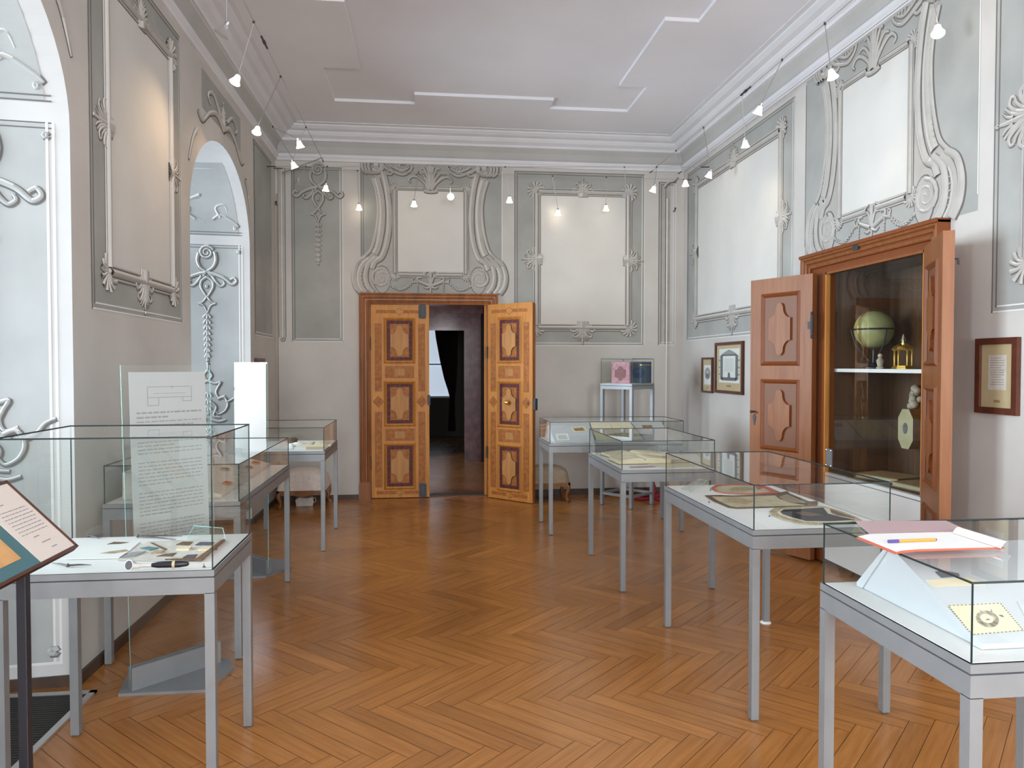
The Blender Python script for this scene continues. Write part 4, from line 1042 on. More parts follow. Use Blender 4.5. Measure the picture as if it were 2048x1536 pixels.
q = MB(); q.lathe([(.007, Ln * .40), (.011, Ln * .5), (.012, Ln * .72), (.0125, Ln * .735)], 'black', n=14, T=RX); q.lathe([(.0125, Ln * .78), (.0125, Ln * .85), (.009, Ln * .97), (.005, Ln)], 'black', n=14, T=RX); q.build('stem', pp, smooth=True)
q = MB(); q.lathe([(.0135, Ln * .735), (.0135, Ln * .78)], 'ivory', n=14, T=RX); q.build('ring', pp)
def compass(jpx, t1, t2, lab):
    J, A, B = at(*jpx, 'z', Z1), at(*t1, 'z', Z1), at(*t2, 'z', Z1)
    r_ = empty('compass', (J.x, J.y, Z1), 0, lab, 'compass', 'drawing compasses in the tall-hooded case')
    for T_ in (A, B):
        q = MB(); v_ = Vector((T_.x - J.x, T_.y - J.y, 0)); q.tube([(0, 0, .006), v_ * .5 + Vector((0, 0, .006)), v_ + Vector((0, 0, .002))], [.0035, .003, .001], 'iron', 6); q.build('leg', r_)
    q = MB(); q.lathe([(.006, .001), (.007, .005), (.005, .009), (.002, .013)], 'iron', n=12); q.build('hinge', r_)
compass((136, 1134), (104, 1127), (183, 1131), 'small compass at the front left of the tall-hooded case')
compass((178, 1074), (205, 1075), (200, 1078), 'small compass at the back left of the tall-hooded case')
compass((276, 1075), (365, 1073), (352, 1080), 'long-legged compass at the back of the tall-hooded case')
flat('apron', [(235, 1121), (262, 1105), (297, 1084), (380, 1081), (452, 1079), (430, 1100), (405, 1121), (320, 1122)], Z1, 'silk_pale', .003, 'embroidered apron with dark trim lying in the tall-hooded case', 'apron', 'aprons in the tall-hooded case',
     [('trim', [(300, 1086), (306, 1086), (335, 1099), (330, 1101)], 'dkbraid', .002), ('trim', [(312, 1113), (330, 1108), (353, 1106), (345, 1113)], 'dkbraid', .001), ('trim', [(352, 1090), (365, 1084), (386, 1084), (378, 1091)], 'dkbraid', .001),
      ('trim', [(390, 1091), (400, 1085), (428, 1085), (420, 1091)], 'navy', .001), ('trim', [(365, 1117), (374, 1111), (395, 1110), (388, 1117)], 'navy', .001), ('trim', [(330, 1120), (394, 1118), (444, 1081), (450, 1081), (404, 1121.5)], 'dkbraid', .002), ('trim', [(280, 1098), (296, 1095), (318, 1097), (300, 1102)], 'teal', .001), ('trim', [(243, 1116), (262, 1107), (292, 1104), (270, 1113)], 'text', .001), ('trim', [(302, 1108), (310, 1104), (330, 1103), (322, 1107)], 'fringe', .001), ('trim', [(396, 1102), (402, 1097), (424, 1096), (417, 1102)], 'cream', .001), ('trim', [(352, 1101), (358, 1096), (384, 1095), (378, 1101)], 'cream', .001)])
flat('apron', [(128, 1119), (160, 1104), (196, 1088), (280, 1084), (262, 1100), (238, 1117)], Z1, 'paper', .003, 'white apron with brown motif lying left of the embroidered apron', 'apron', 'aprons in the tall-hooded case',
     [('trim', [(200, 1107), (220, 1103), (252, 1099), (258, 1102), (230, 1107)], 'fringe', .001), ('trim', [(214, 1089), (228, 1084), (258, 1085), (240, 1088)], 'dkbraid', .001), ('trim', [(240, 1115), (252, 1108), (262, 1108), (250, 1115)], 'dkbraid', .001)])
def holder(px4, z, label, ht=.03, mh=.0):
    """clear sloping label holder: bent acrylic sheet"""
    P3 = [at(u, v, 'z', z) for u, v in px4]
    r_ = empty('label_holder', (sum(p_.x for p_ in P3) / 4, sum(p_.y for p_ in P3) / 4, z), 0, label, 'label holder', 'clear sloping label holders')
    L_ = [p_ - Vector(r_.location) for p_ in P3]; hv = Vector((0, 0, ht))
    q = MB(); q.face([L_[0] + hv, L_[1] + hv, L_[2], L_[3]], 'sheet'); q.build('sheet', r_)
    q = MB(); q.face([L_[0] + hv, L_[1] + hv, L_[1], L_[0]], 'sheet')
    for a, b_ in ((L_[0] + hv, L_[1] + hv), (L_[2], L_[3]), (L_[1] + hv, L_[2]), (L_[3], L_[0] + hv)): q.tube([a, b_], .0012, 'edge_green', 4)
    q.build('edge', r_)
holder([(388, 1072), (446, 1077), (452, 1083), (374, 1078)], Z1, 'clear acrylic label holder in the tall-hooded case', .045)
for u, v in ((432, 1099), (330, 1072), (408, 1134)):
    c_ = at(u, v, 'z', Z1); q = MB(); q.lathe([(.006, 0), (.004, .003), (.0012, .005), (.0012, .014)], 'iron', n=8); q.build('pin', None, True, 'small dark pin stuck into the white boards of the cases', 'pin', 'pins on the display boards', loc=(c_.x, c_.y, Z1))

# ---- long left case: sloping board with oval jewels
Z2 = ZT + .004
bd = empty('sloping_board', (-1.38, 4.95, Z2), 0, 'pale sloping board carrying oval jewels in the long left case', 'board')
q = MB(); q.prism([(.26, -.66, 0), (.26, -.66, .018), (-.26, -.66, .15), (-.26, -.66, 0)], (0, 1.32, 0), 'linen'); q.build('wedge', bd)
n_sl = Vector((.132, 0, .52)).normalized(); p_sl = Vector((-1.12, 4.95, Z2 + .019))
for (u, v, m, lab) in ((512, 926, 'redbraid', 'red oval jewel farthest up the sloping board'), (497, 935, 'iron', 'grey oval jewel beside the farthest red one'), (450, 939, 'iron', 'grey oval jewel high on the left of sloping board'), (455, 967, 'redbraid', 'red oval jewel nearest on the sloping board'), (487, 971, 'iron', 'grey oval jewel beside the nearest red one')):
    c_ = at_pl(u, v, p_sl, n_sl)
    if not (-1.64 < c_.x < -1.12): c_.x = min(-1.16, max(-1.60, c_.x))
    j = empty('jewel', (c_.x, c_.y, c_.z), 0, lab, 'jewel', 'oval jewels on the sloping board'); j.rotation_euler = (0, math.atan2(.132, .52), .0)
    q = MB(); q.sphere((0, 0, .004), .026, m, (1, 1.9, .22), 16, 8); q.build('stone', j, True)
    q = MB(); q.tube([(.027 * math.cos(t), .051 * math.sin(t), .004) for t in [2 * PI * k / 24 for k in range(25)]], .003, 'brass', 6); q.build('rim', j, True)
# ---- far left case
def open_book(c, rz_, w, d, th, label, mcover='tan', group=None):
    b_ = empty('open_book', c, rz_, label, 'book', group)
    for s_ in (-1, 1):
        q = MB(); prof = [(0, th * .55), (w * .06, th * .95), (w * .16, th), (w * .32, th * .85), (w * .5, th * .62), (w * .5, .004), (0, .004)]
        q.prism([(s_ * x, -d / 2, z) for x, z in prof], (0, d, 0), 'cream', 'cream'); q.build('page_block', b_, smooth=False)
    q = MB(); q.box((-w * .52, -d * .52, 0), (w * .52, d * .52, .004), mcover); q.build('cover', b_)
    return b_
c_ = at(625, 893, 'z', Z2)
open_book((c_.x, c_.y + .12, Z2), .05, .30, .24, .022, 'white open book in the far left case', 'paper')
flat('paper_sheet', [(612, 894), (648, 893), (648, 898), (612, 899)], Z2, 'cream2', .001, 'small printed sheet at the front of the far left case', 'paper')
flat('paper_sheet', [(553, 893), (586, 892), (586, 898), (540, 899)], Z2, 'paper', .001, 'white sheet at the front left of the far left case', 'paper')
c_ = at(595, 893, 'z', Z2)
gl_ = empty('white_glove', (c_.x, c_.y + .03, Z2), .2, 'crumpled white gloves lying in the far left case', 'gloves')
q = MB(); q.sphere((0, 0, .018), .05, 'paper', (1.2, .8, .38), 16, 10); q.sphere((.05, .02, .014), .03, 'paper', (1, .8, .5), 12, 8); q.build('palm', gl_, True)
for k in range(5):
    q = MB(); a = -2.4 + k * .35; q.tube([(-.03, -.01 + k * .006, .02), (-.06 + .004 * k, -.03 + k * .016, .018), (-.085 + .012 * abs(k - 2), -.045 + k * .024, .010)], [.011, .010, .006], 'paper', 8); q.build('finger', gl_, True)
c_ = at(583, 886, 'z', Z2)
dk = empty('wax_seal_box', (c_.x, c_.y + .05, Z2), 0, 'round dark box behind the gloves in the far left case', 'box')
q = MB(); q.lathe([(.045, 0), (.048, .02), (.046, .026)], 'dkbraid', n=20); q.build('body', dk, True)
q = MB(); q.lathe([(.049, .026), (.049, .036), (.03, .046), (.008, .05)], 'dkbraid', n=20); q.build('lid', dk, True)

# ---- prism stand builder
def prism_stand(x0, x1, yf, yb, ya, zb, za, label):
    r_ = empty('prism_stand', ((x0 + x1) / 2, (yf + yb) / 2, zb), 0, label, 'display stand', 'white prism stands'); cx, cy = (x0 + x1) / 2, (yf + yb) / 2
    q = MB(); t = .014
    q.prism([(x0 - cx, yf - cy, 0), (x0 - cx, yf - cy, t), (x0 - cx, ya - cy, za - zb), (x0 - cx, ya - cy + .012, za - zb - .004), (x0 - cx, yf - cy + .03, 0)], (x1 - x0, 0, 0), 'slope'); q.build('front_slope', r_)
    q = MB(); q.prism([(x0 - cx, yb - cy, 0), (x0 - cx, yb - cy, .012), (x0 - cx, ya - cy, za - zb), (x0 - cx, ya - cy, za - zb - .016), (x0 - cx, yb - cy - .03, 0)], (x1 - x0, 0, 0), 'slope'); q.build('back_slope', r_)
    for s_ in (x0 + .006, x1 - .012):
        q = MB(); q.prism([(s_ - cx, yf - cy + .028, 0), (s_ - cx, ya - cy, za - zb - .014), (s_ - cx, yb - cy - .02, 0)], (.006, 0, 0), 'slope'); q.build('end_panel', r_)
    n = Vector((0, -(za - zb - t), ya - yf)).normalized(); p0 = Vector((cx, yf, zb + t))
    return r_, p0, n
def on_slope(name, px, p0, n, m, th, label, cat, group=None, sub=()):
    P3 = [at_pl(u, v, p0 + n * .0006, n) for u, v in px]
    c_ = sum(P3, Vector()) / len(P3); q = MB(); q.prism([p_ - c_ for p_ in P3], n * th, m); o = q.build(name, None, False, label, cat, group, loc=c_)
    for nm, spx, sm, sth in sub:
        S = [at_pl(u, v, p0 + n * (th + .0004), n) for u, v in spx]; q = MB(); q.prism([p_ - c_ for p_ in S], n * sth, sm); q.build(nm, o)
    return o
Z3 = ZT + .004
st, p0, nv = prism_stand(1.21, 2.36, 6.965, 7.52, 7.36, Z3, 1.046, 'long white prism stand carrying old pages, in the wide case')
on_slope('photo_card', [(1141, 855), (1169, 852), (1176, 863), (1149, 864)], p0, nv, 'cream', .002, 'small photo card with a dark brown townscape on the long prism stand', 'card', None, [('print', [(1146, 857), (1165, 855), (1170, 861), (1151, 862)], 'sepia', .0006)])
on_slope('paper_sheet', [(1111, 868), (1135, 867), (1140, 880), (1115, 881)], p0, nv, 'paper', .001, 'pale leaflet low on the left of the long prism stand', 'paper', None, [('print', [(1115, 870), (1132, 869), (1136, 878), (1118, 879)], 'orn_light', .0005)])
on_slope('manuscript', [(1178, 846), (1262, 845), (1290, 879), (1190, 880)], p0, nv, 'cream', .003, 'large open cream manuscript in the middle of the long prism stand', 'manuscript', None, [('page_fold', [(1219, 846), (1221, 846), (1237, 879), (1234, 879)], 'cream2', .001), ('binding', [(1178, 846), (1180, 846), (1192, 880), (1189, 880)], 'ink', .001), ('binding', [(1260, 845), (1262, 845), (1290, 879), (1287, 879)], 'ink', .001)])
on_slope('photo_card', [(1283, 850.5), (1303, 850.5), (1306, 857), (1287, 857)], p0, nv, 'sepia', .002, 'small brown print at the right of the long prism stand', 'card')
# ---- case with open books
def on_z(u, v): return at(u, v, 'z', Z3)
c_ = on_z(1262, 906); open_book((1.67, 5.90, Z3), .10, .46, .22, .034, 'thick open book at the back of the books case', 'tan', 'open books in the books case')
c_ = on_z(1250, 925); b2 = open_book((1.615, 5.52, Z3), .04, .40, .26, .046, 'thick open book with tan spine in the middle of the books case', 'tan', 'open books in the books case')
flat('large_sheet', [(1290, 927), (1335, 912), (1392, 909), (1420, 931), (1322, 935)], Z3, 'cream', .002, 'large cream folio sheet at the right of the books case', 'paper', None, [('print', [(1325, 920), (1380, 919), (1381, 920), (1325, 921)], 'text', .0004), ('print', [(1330, 926), (1400, 924), (1401, 925), (1330, 927)], 'text', .0004)])
flat('photo_card', [(1252, 926), (1300, 924.5), (1304, 927.5), (1256, 929)], Z3, 'tan', .002, 'tan strip card in front of the spined open book', 'card')
flat('photo_card', [(1257, 933.5), (1304, 931.5), (1312, 934), (1262, 936)], Z3, 'pinkpaper', .002, 'dark strip card at the front edge of the books case', 'card')
holder([(1310, 903), (1338, 903), (1310, 910), (1282, 910)], Z3, 'clear acrylic label holder at the back of the books case', .05)
# ---- aprons case
A_ = lambda pts: [(1400 + x / 5.12, 940 + y / 5.12) for x, y in pts]
flat('apron', A_([(112, 188), (160, 160), (260, 152), (420, 148), (600, 150), (700, 180), (835, 240), (700, 246), (560, 250), (400, 248), (250, 240), (160, 222)]), Z3, 'redbraid', .004, 'red-bordered oval apron at the back of the aprons case', 'apron', 'fringed aprons in the aprons case',
     [('silk_field', A_([(150, 188), (190, 168), (300, 160), (560, 158), (640, 180), (720, 222), (560, 238), (400, 238), (270, 232), (185, 215)]), 'silk', .001), ('embroidery', A_([(290, 205), (340, 180), (450, 175), (560, 190), (480, 215), (360, 218)]), 'fringe', .001), ('flap', A_([(570, 175), (610, 165), (650, 185), (590, 205)]), 'redbraid', .001)])
flat('apron', A_([(50, 266), (200, 262), (330, 268), (540, 262), (770, 245), (895, 222), (915, 245), (1010, 285), (1110, 325), (1208, 340), (1200, 372), (1100, 374), (800, 382), (540, 390), (380, 396), (290, 385), (140, 322)]), Z3, 'dkbraid', .004, 'beige embroidered apron with dark braid in the middle of the aprons case', 'apron', 'fringed aprons in the aprons case',
     [('silk_field', A_([(120, 272), (330, 274), (540, 270), (770, 262), (820, 300), (960, 340), (1080, 362), (800, 370), (540, 376), (385, 380), (310, 370), (190, 318)]), 'silk', .001), ('embroidery', A_([(220, 300), (330, 285), (450, 295), (560, 318), (480, 350), (360, 340)]), 'fringe', .001), ('flap', A_([(810, 280), (890, 252), (1000, 298), (1085, 335), (960, 332), (860, 305)]), 'linen2', .0015), ('binding', A_([(1090, 345), (1205, 338), (1200, 370), (1100, 368)]), 'dkbraid', .01)])
flat('apron', A_([(708, 430), (760, 396), (900, 384), (1100, 380), (1260, 376), (1340, 396), (1480, 440), (1600, 490), (1660, 522), (1500, 542), (1340, 552), (1200, 562), (1050, 556), (850, 512), (735, 465)]), Z3, 'fringe', .004, 'black velvet apron with pale gold fringe at the front of the aprons case', 'apron', 'fringed aprons in the aprons case',
     [('braid', A_([(790, 430), (830, 402), (1000, 392), (1255, 380), (1330, 398), (1480, 446), (1610, 505), (1500, 532), (1340, 540), (1080, 532), (900, 490), (810, 455)]), 'pages', .0008), ('velvet_field', A_([(822, 430), (860, 408), (1000, 402), (1262, 386), (1310, 450), (1450, 485), (1590, 512), (1340, 526), (1090, 524), (930, 482), (845, 452)]), 'blacksilk', .0016), ('flap', A_([(1330, 405), (1470, 452), (1590, 500), (1400, 465), (1345, 440)]), 'dkbraid', .003), ('embroidery', A_([(980, 440), (1060, 432), (1200, 452), (1260, 470), (1150, 478), (1040, 462)]), 'dkbraid', .0022)])
holder([(1397, 968), (1414, 971), (1382, 984), (1362, 978)], Z3, 'clear acrylic label holder at the back left of the aprons case', .03)
for u, v in ((1418, 1005), (1539, 1033), (1421, 981)):
    c_ = at(u, v, 'z', Z3 - .002); q = MB(); q.lathe([(.006, 0), (.004, .003), (.0012, .005), (.0012, .014)], 'iron', n=8); q.build('pin', None, True, 'small dark pin stuck into the white boards of the cases', 'pin', 'pins on the display boards', loc=(c_.x, c_.y, Z3 - .002))
# ---- near right case: prism stand with prints; guest book and pen on the glass
st, p0, nv = prism_stand(1.425, 2.06, 1.765, 2.33, 2.165, Z3, 1.045, 'white prism stand with yellowed prints, in the nearest right case')
B_ = lambda pts: [(1640 + x / 5.02, 1030 + y / 5.02) for x, y in pts]
teeth = []
def doc_border(c4, nt):
    out = []
    for k in range(4):
        a, b_ = Vector(c4[k]), Vector(c4[(k + 1) % 4]); cc = (Vector(c4[0]) + Vector(c4[1]) + Vector(c4[2]) + Vector(c4[3])) / 4
        for j in range(nt):
            t0, t1 = (j + .1) / nt, (j + .6) / nt; A, B = a.lerp(b_, t0), a.lerp(b_, t1)
            out.append(('border', [tuple(A), tuple(B), tuple(B.lerp(cc, .05)), tuple(A.lerp(cc, .05))], 'ink', .0004))
    return out
q4 = B_([(1280, 908), (1815, 882), (2050, 1162), (1520, 1205)])
def ell(u, v, a, b_, n=18, sk=0): return [(u + a * math.cos(2 * PI * k / n) + sk * math.sin(2 * PI * k / n), v + b_ * math.sin(2 * PI * k / n)) for k in range(n)]
def merged(name, items, parent, p0, n, th, c_):
    q = MB()
    for _, px, m, h in items: q.prism([at_pl(u, v, p0 + n * (th + .0004), n) - c_ for u, v in px], n * h, m)
    q.build(name, parent)
o = on_slope('engraving', q4, p0, nv, 'cream', .0015, 'yellowed engraving with toothed black border on the prism stand', 'engraving')
merged('border', doc_border(q4, 13), o, p0, nv, .0015, Vector(o.location))
merged('print', [('p', ell(*B_([(1680, 1045)])[0], 23, 17, 18, 5), 'etch', .0003), ('p', ell(*B_([(1675, 1040)])[0], 13, 9, 18, 4), 'cream', .0005), ('p', B_([(1655, 1058), (1685, 1040), (1715, 1054)]), 'ink', .0007), ('p', B_([(1790, 1003), (1830, 1005), (1850, 1028), (1815, 1020)]), 'ink', .0005), ('p', B_([(1700, 985), (1720, 940), (1735, 985)]), 'text', .0005), ('p', B_([(1620, 1000), (1600, 950), (1650, 985)]), 'text', .0005)], o, p0, nv, .0015, Vector(o.location))
o = on_slope('certificate', B_([(1065, 655), (1480, 625), (1665, 702), (1140, 722)]), p0, nv, 'cream', .0015, 'cream certificate half hidden high on the near prism stand', 'certificate')
merged('print', [('p', B_([(1160, 575), (1220, 560), (1390, 590), (1400, 615), (1220, 630)]), 'ink', .002)], o, p0, nv, .0015, Vector(o.location))
on_slope('engraving', B_([(1975, 868), (2300, 850), (2500, 1010), (2060, 1030)]), p0, nv, 'slope', .0015, 'pale print at the right end of the near prism stand', 'engraving')
ZB = ZG + .002
gbk = empty('guest_book', (1.75, 2.08, ZB), 0, 'open guest book with red edge lying on the nearest right glass case', 'book')
gloc = Vector(gbk.location)
def page(name, px, z, th, m, mside=None, lift=None):
    P3 = [at(u, v, 'z', z) - gloc for u, v in px]
    q = MB(); q.prism(P3, (0, 0, th), m, mside); q.build(name, gbk)
page('cover', B_([(372, 72), (1262, 70), (1420, 136), (1340, 190), (1800, 345), (1870, 330), (830, 392), (745, 385), (375, 232), (500, 200)]) if False else B_([(365, 236), (505, 200), (1325, 178), (1850, 340), (1000, 368), (835, 384), (755, 396)]), ZB, .004, 'redbraid')
page('page_block', B_([(380, 230), (505, 205), (1325, 184), (1815, 340), (1000, 360), (830, 374), (765, 388)]), ZB + .004, .005, 'paper', 'redbraid')
page('back_leaf', B_([(352, 66), (1268, 66), (1420, 134), (1335, 172), (500, 192)]), ZB, .003, 'pinkpaper')
a, b_ = at(*B_([(1330, 178)])[0], 'z', ZB + .01) - gloc, at(*B_([(1815, 335)])[0], 'z', ZB + .01) - gloc
a2, b2_ = at(*B_([(1425, 140)])[0], 'z', ZB + .012) - gloc, at(*B_([(1925, 292)])[0], 'z', ZB + .012) - gloc
q = MB()
for k in range(6):
    t0, t1 = k / 6, (k + 1) / 6; z0, z1 = .012 * math.sin(PI * t0), .012 * math.sin(PI * t1)
    q.face([a.lerp(a2, t0) + Vector((0, 0, z0)), b_.lerp(b2_, t0) + Vector((0, 0, z0)), b_.lerp(b2_, t1) + Vector((0, 0, z1)), a.lerp(a2, t1) + Vector((0, 0, z1))], 'paper')
q.tube([a + Vector((0, 0, -.003)), b_ + Vector((0, 0, -.003))], .0025, 'redbraid', 6)
q.build('curled_page', gbk, True)
a, b_ = at(*B_([(685, 265)])[0], 'z', ZB + .014), at(*B_([(1168, 246)])[0], 'z', ZB + .014)
pn = empty('pen', tuple((a + b_) / 2 - Vector((0, 0, .0045))), math.atan2(b_.y - a.y, b_.x - a.x), 'orange fineliner with violet cap lying on the guest book', 'pen')
Lp = (b_ - a).length / 2
q = MB(); q.tube([(-Lp * .6, 0, .0045), (Lp * .95, 0, .0045)], .0042, 'orange', 6); q.build('barrel', pn)
q = MB(); q.tube([(-Lp, 0, .0045), (-Lp * .58, 0, .0045)], .0047, 'violet', 10); q.build('cap', pn)
q = MB(); q.tube([(Lp * .94, 0, .0045), (Lp, 0, .0045)], .0036, 'violet', 8); q.build('end_plug', pn)
# ---- pedestal contents
ZP = 1.392
rzp = math.radians(39)
def ploc(dx, dy): return (2.30 + dx * math.cos(rzp) - dy * math.sin(rzp), 8.37 + dx * math.sin(rzp) + dy * math.cos(rzp), ZP)
pk = empty('framed_miniature', ploc(-.105, .01), rzp - PI / 2, 'pink leather framed miniature beside the blue box on the pedestal', 'framed picture')
q = MB(); q.box((-.125, -.018, 0), (.125, .012, .245), 'pink', bev=.004); q.build('frame', pk)
q = MB(); q.prism([(x, -.0185, z) for x, z in lobed(-.075, .075, .03, .195, .04)], (0, -.004, 0), 'pinkdark'); q.build('centre', pk)
bx = empty('book_box', ploc(.01, -.08), rzp, 'navy blue cloth box with a gold line on the pedestal case', 'box')
q = MB(); q.box((-.01, -.11, 0), (.19, .10, .245), 'navy', bev=.003); q.build('body', bx)
q = MB(); q.box((-.0105, -.111, .205), (.191, .101, .212), 'gold'); q.build('gold_line', bx)

# ---------------------------------------------------------------- clear information stands
def info_stand(p0, p1, htop, lean, label, base_pts, sheet_px_w, paper_m, content):
    p0, p1 = Vector((*p0, 0)), Vector((*p1, 0)); mid = (p0 + p1) / 2; d = (p1 - p0); w = d.length; rz_ = math.atan2(d.y, d.x)
    r_ = empty('information_stand', tuple(mid), rz_, label, 'information stand', 'clear acrylic information stands')
    inv = Matrix.Rotation(-rz_, 4, 'Z')
    q = MB(); q.prism([inv @ (Vector((*p_, 0)) - mid) for p_ in base_pts], (0, 0, .014), 'metal'); q.build('base_plate', r_)
    q = MB(); q.box((-w / 2 - .005, -.022, .012), (w / 2 + .005, -.006, .125), 'metal'); q.box((-w / 2 - .005, .006, .012), (w / 2 + .005, .022, .125), 'metal'); q.box((-w / 2 - .005, -.006, .012), (w / 2 + .005, .006, .06), 'metal'); q.build('clamp_block', r_)
    SK = Matrix.Shear('XZ', 4, (0, 0)) if False else Matrix.Identity(4)
    SK[0][2] = -lean
    q = MB(); C = [(-w / 2, .06), (w / 2, .06), (w / 2, htop), (-w / 2, htop)]
    q.face([SK @ Vector((x, 0, z)) for x, z in C], 'sheet')
    for k in range(4):
        A, B = C[k], C[(k + 1) % 4]; q.face([SK @ Vector((A[0], -.0025, A[1])), SK @ Vector((B[0], -.0025, B[1])), SK @ Vector((B[0], .0025, B[1])), SK @ Vector((A[0], .0025, A[1]))], 'edge_green')
    q.build('acrylic_sheet', r_)
    content(r_, SK, w, htop)
    return r_
def text_content(r_, SK, w, ht):
    x0, x1 = -w / 2 + .035, w / 2 - .03
    q = MB(); q.box((x0, -.0065, .62), (x1, -.0045, ht - .035), 'standpaper', T=SK)
    rnd = random.Random(3); pw = x1 - x0
    def bar(a, b_, z, h): q.face([SK @ Vector((x0 + pw * s_, -.0070, zz)) for s_, zz in ((a, z), (b_, z), (b_, z + h), (a, z + h))], 'text')
    zt = ht - .035
    # floor plan sketch
    for a, b_, z, h in ((.22, .80, .075, .003), (.22, .80, .128, .003), (.30, .72, .108, .002), (.22, .36, .168, .003), (.68, .80, .150, .003)): bar(a, b_, zt - z, h)
    for a, z0, z1 in ((.22, .168, .075), (.80, .150, .075), (.36, .168, .128), (.68, .150, .128), (.54, .085, .068)): bar(a, a + .008, zt - z0, z1 * 0 + (z0 - z1))
    def words(z, a, b_, h):
        x = a
        while x < b_ - .02:
            l = min(rnd.uniform(.03, .10), b_ - x); bar(x, x + l, z, h); x += l + .014
    words(zt - .205, .08, .93, .008); words(zt - .228, .08, .48, .008); words(zt - .248, .08, .93, .005); words(zt - .268, .08, .82, .005)
    zz = zt - .35
    for k in range(4): words(zz - k * .018, .08, .93 if k != 1 else .55, .005)
    zz -= .10
    for blk in range(3):
        for k in range(7): words(zz - k * .018, .08, .93 if k != 6 else .5, .005)
        zz -= .15
    q.build('text_sheet', r_)
    tc = bpy.data.curves.new('heading', 'FONT'); tc.body = '„Josephinismus“'; tc.size = .032; tc.align_x = 'CENTER'; tc.extrude = .0002
    t0_ = bpy.data.objects.new('heading_curve', tc); COL.objects.link(t0_); bpy.context.view_layer.update()
    hm = bpy.data.meshes.new_from_object(t0_.evaluated_get(bpy.context.evaluated_depsgraph_get())); COL.objects.unlink(t0_); hm.materials.clear(); hm.materials.append(M['text'])
    th_ = bpy.data.objects.new('heading', hm); COL.objects.link(th_); th_.parent = r_
    th_.rotation_euler = (PI / 2, 0, 0); th_.location = SK @ Vector(((x0 + x1) / 2, -.0072, zt - .318))
s1 = info_stand((-1.43, 3.815), (-1.105, 4.13), 1.60, .020, 'clear stand with printed text sheet behind the tall-hooded case', [(-1.475, 3.775), (-1.07, 3.775), (-1.0, 4.03), (-1.06, 4.165), (-1.45, 4.165), (-1.53, 4.05)], .3, 'paper', text_content)
def blank_content(r_, SK, w, ht):
    q = MB(); q.box((-w / 2 + .02, -.0065, .95), (w / 2 - .012, -.0045, ht - .01), 'paper', T=SK); rnd = random.Random(5)
    q.build('text_sheet', r_)
info_stand((-1.50, 6.12), (-1.185, 5.83), 1.62, -.006, 'clear stand with blank-looking white sheet beside the second window niche', [(-1.56, 5.77), (-1.195, 5.775), (-1.05, 6.02), (-1.10, 6.25), (-1.50, 6.35), (-1.60, 6.10)], .3, 'paper', blank_content)

# ---------------------------------------------------------------- reading desk at the left, floor grille
T45 = math.atan2(.208, .205)
pn0 = Vector((-1.07, 2.45, 1.037))
ld = empty('reading_desk_sign', (-1.15, 2.2, 0), 0, 'sloping information panel on a dark post at the left edge', 'sign')
wP, hP = .50, .292
E1, E2 = Vector((0, 1, 0)), Vector((-math.cos(T45), 0, math.sin(T45))); NN = E1.cross(E2) * -1
if NN.z < 0: NN = -NN
og = pn0 - E1 * wP - Vector((-1.15, 2.2, 0))
PT = lambda s_, t, h=0.0: og + E1 * s_ + E2 * t + NN * h
def lay(name, poly, h, th, m, parent=ld, mside=None):
    q = MB(); q.prism([PT(s_, t, h) for s_, t in poly], NN * th, m, mside); return q.build(name, parent)
lay('panel', [(0, 0), (wP, 0), (wP, hP), (0, hP)], -.016, .016, 'teal', ld, 'frame')
q = MB()
for a, b_ in (((0, 0), (wP, .009)), ((0, hP - .009), (wP, hP)), ((0, 0), (.009, hP)), ((wP - .009, 0), (wP, hP))):
    q.prism([PT(a[0], a[1], -.018), PT(b_[0], a[1], -.018), PT(b_[0], b_[1], -.018), PT(a[0], b_[1], -.018)], NN * .022, 'frame')
q.build('panel_frame', ld)
lay('picture', [(.03, .045), (.235, .045), (.235, .235), (.03, .235)], .0004, .0012, 'ochre')
q = MB(); rnd = random.Random(9)
for pl_ in ([(.29, .010), (wP - .010, .010), (wP - .010, hP - .010), (.29, hP - .010)], [(.011, .262), (.29, .262), (.29, hP - .010), (.011, hP - .010)]): q.prism([PT(s_, t, .0004) for s_, t in pl_], NN * .001, 'sheetpaper')
for k in range(8):
    t = .19 - k * .0125; s_ = .32
    while s_ < .455:
        l = rnd.uniform(.008, .022); q.face([PT(s_, t, .0022), PT(s_ + l, t, .0022), PT(s_ + l, t + .0022, .0022), PT(s_, t + .0022, .0022)], 'text'); s_ += l + .004
for s0, t0, l in ((.32, .245, .04), (.37, .06, .05), (.36, .085, .03), (.31, .215, .07), (.06, .272, .12), (.39, .035, .03)): q.face([PT(s0, t0, .0022), PT(s0 + l, t0, .0022), PT(s0 + l, t0 + .003, .0022), PT(s0, t0 + .003, .0022)], 'text')
q.build('text_sheet', ld)
q = MB(); q.box((.032, -.013, .012), (.058, .013, 1.035), 'black', bev=.003); q.build('post', ld)
q = MB(); q.box((-.15, -.18, 0), (.20, .18, .012), 'black', bev=.003); q.build('base_plate', ld)
gx0, gx1, gy0, gy1 = -2.45, -1.60, 2.12, 3.845
gg = empty('floor_grille', ((gx0 + gx1) / 2, (gy0 + gy1) / 2, 0), 0, 'black slatted floor mat with aluminium border in the near window niche', 'floor mat')
hx_, hy_ = (gx1 - gx0) / 2, (gy1 - gy0) / 2
q = MB(); q.box((-hx_, -hy_, .0), (hx_, -hy_ + .03, .010), 'alu'); q.box((-hx_, hy_ - .03, 0), (hx_, hy_, .010), 'alu'); q.box((-hx_, -hy_, 0), (-hx_ + .03, hy_, .010), 'alu'); q.box((hx_ - .03, -hy_, 0), (hx_, hy_, .010), 'alu'); q.build('border', gg)
q = MB()
k = -hy_ + .036
q.box((-hx_ + .03, -hy_ + .03, .001), (hx_ - .03, hy_ - .03, .003), 'black')
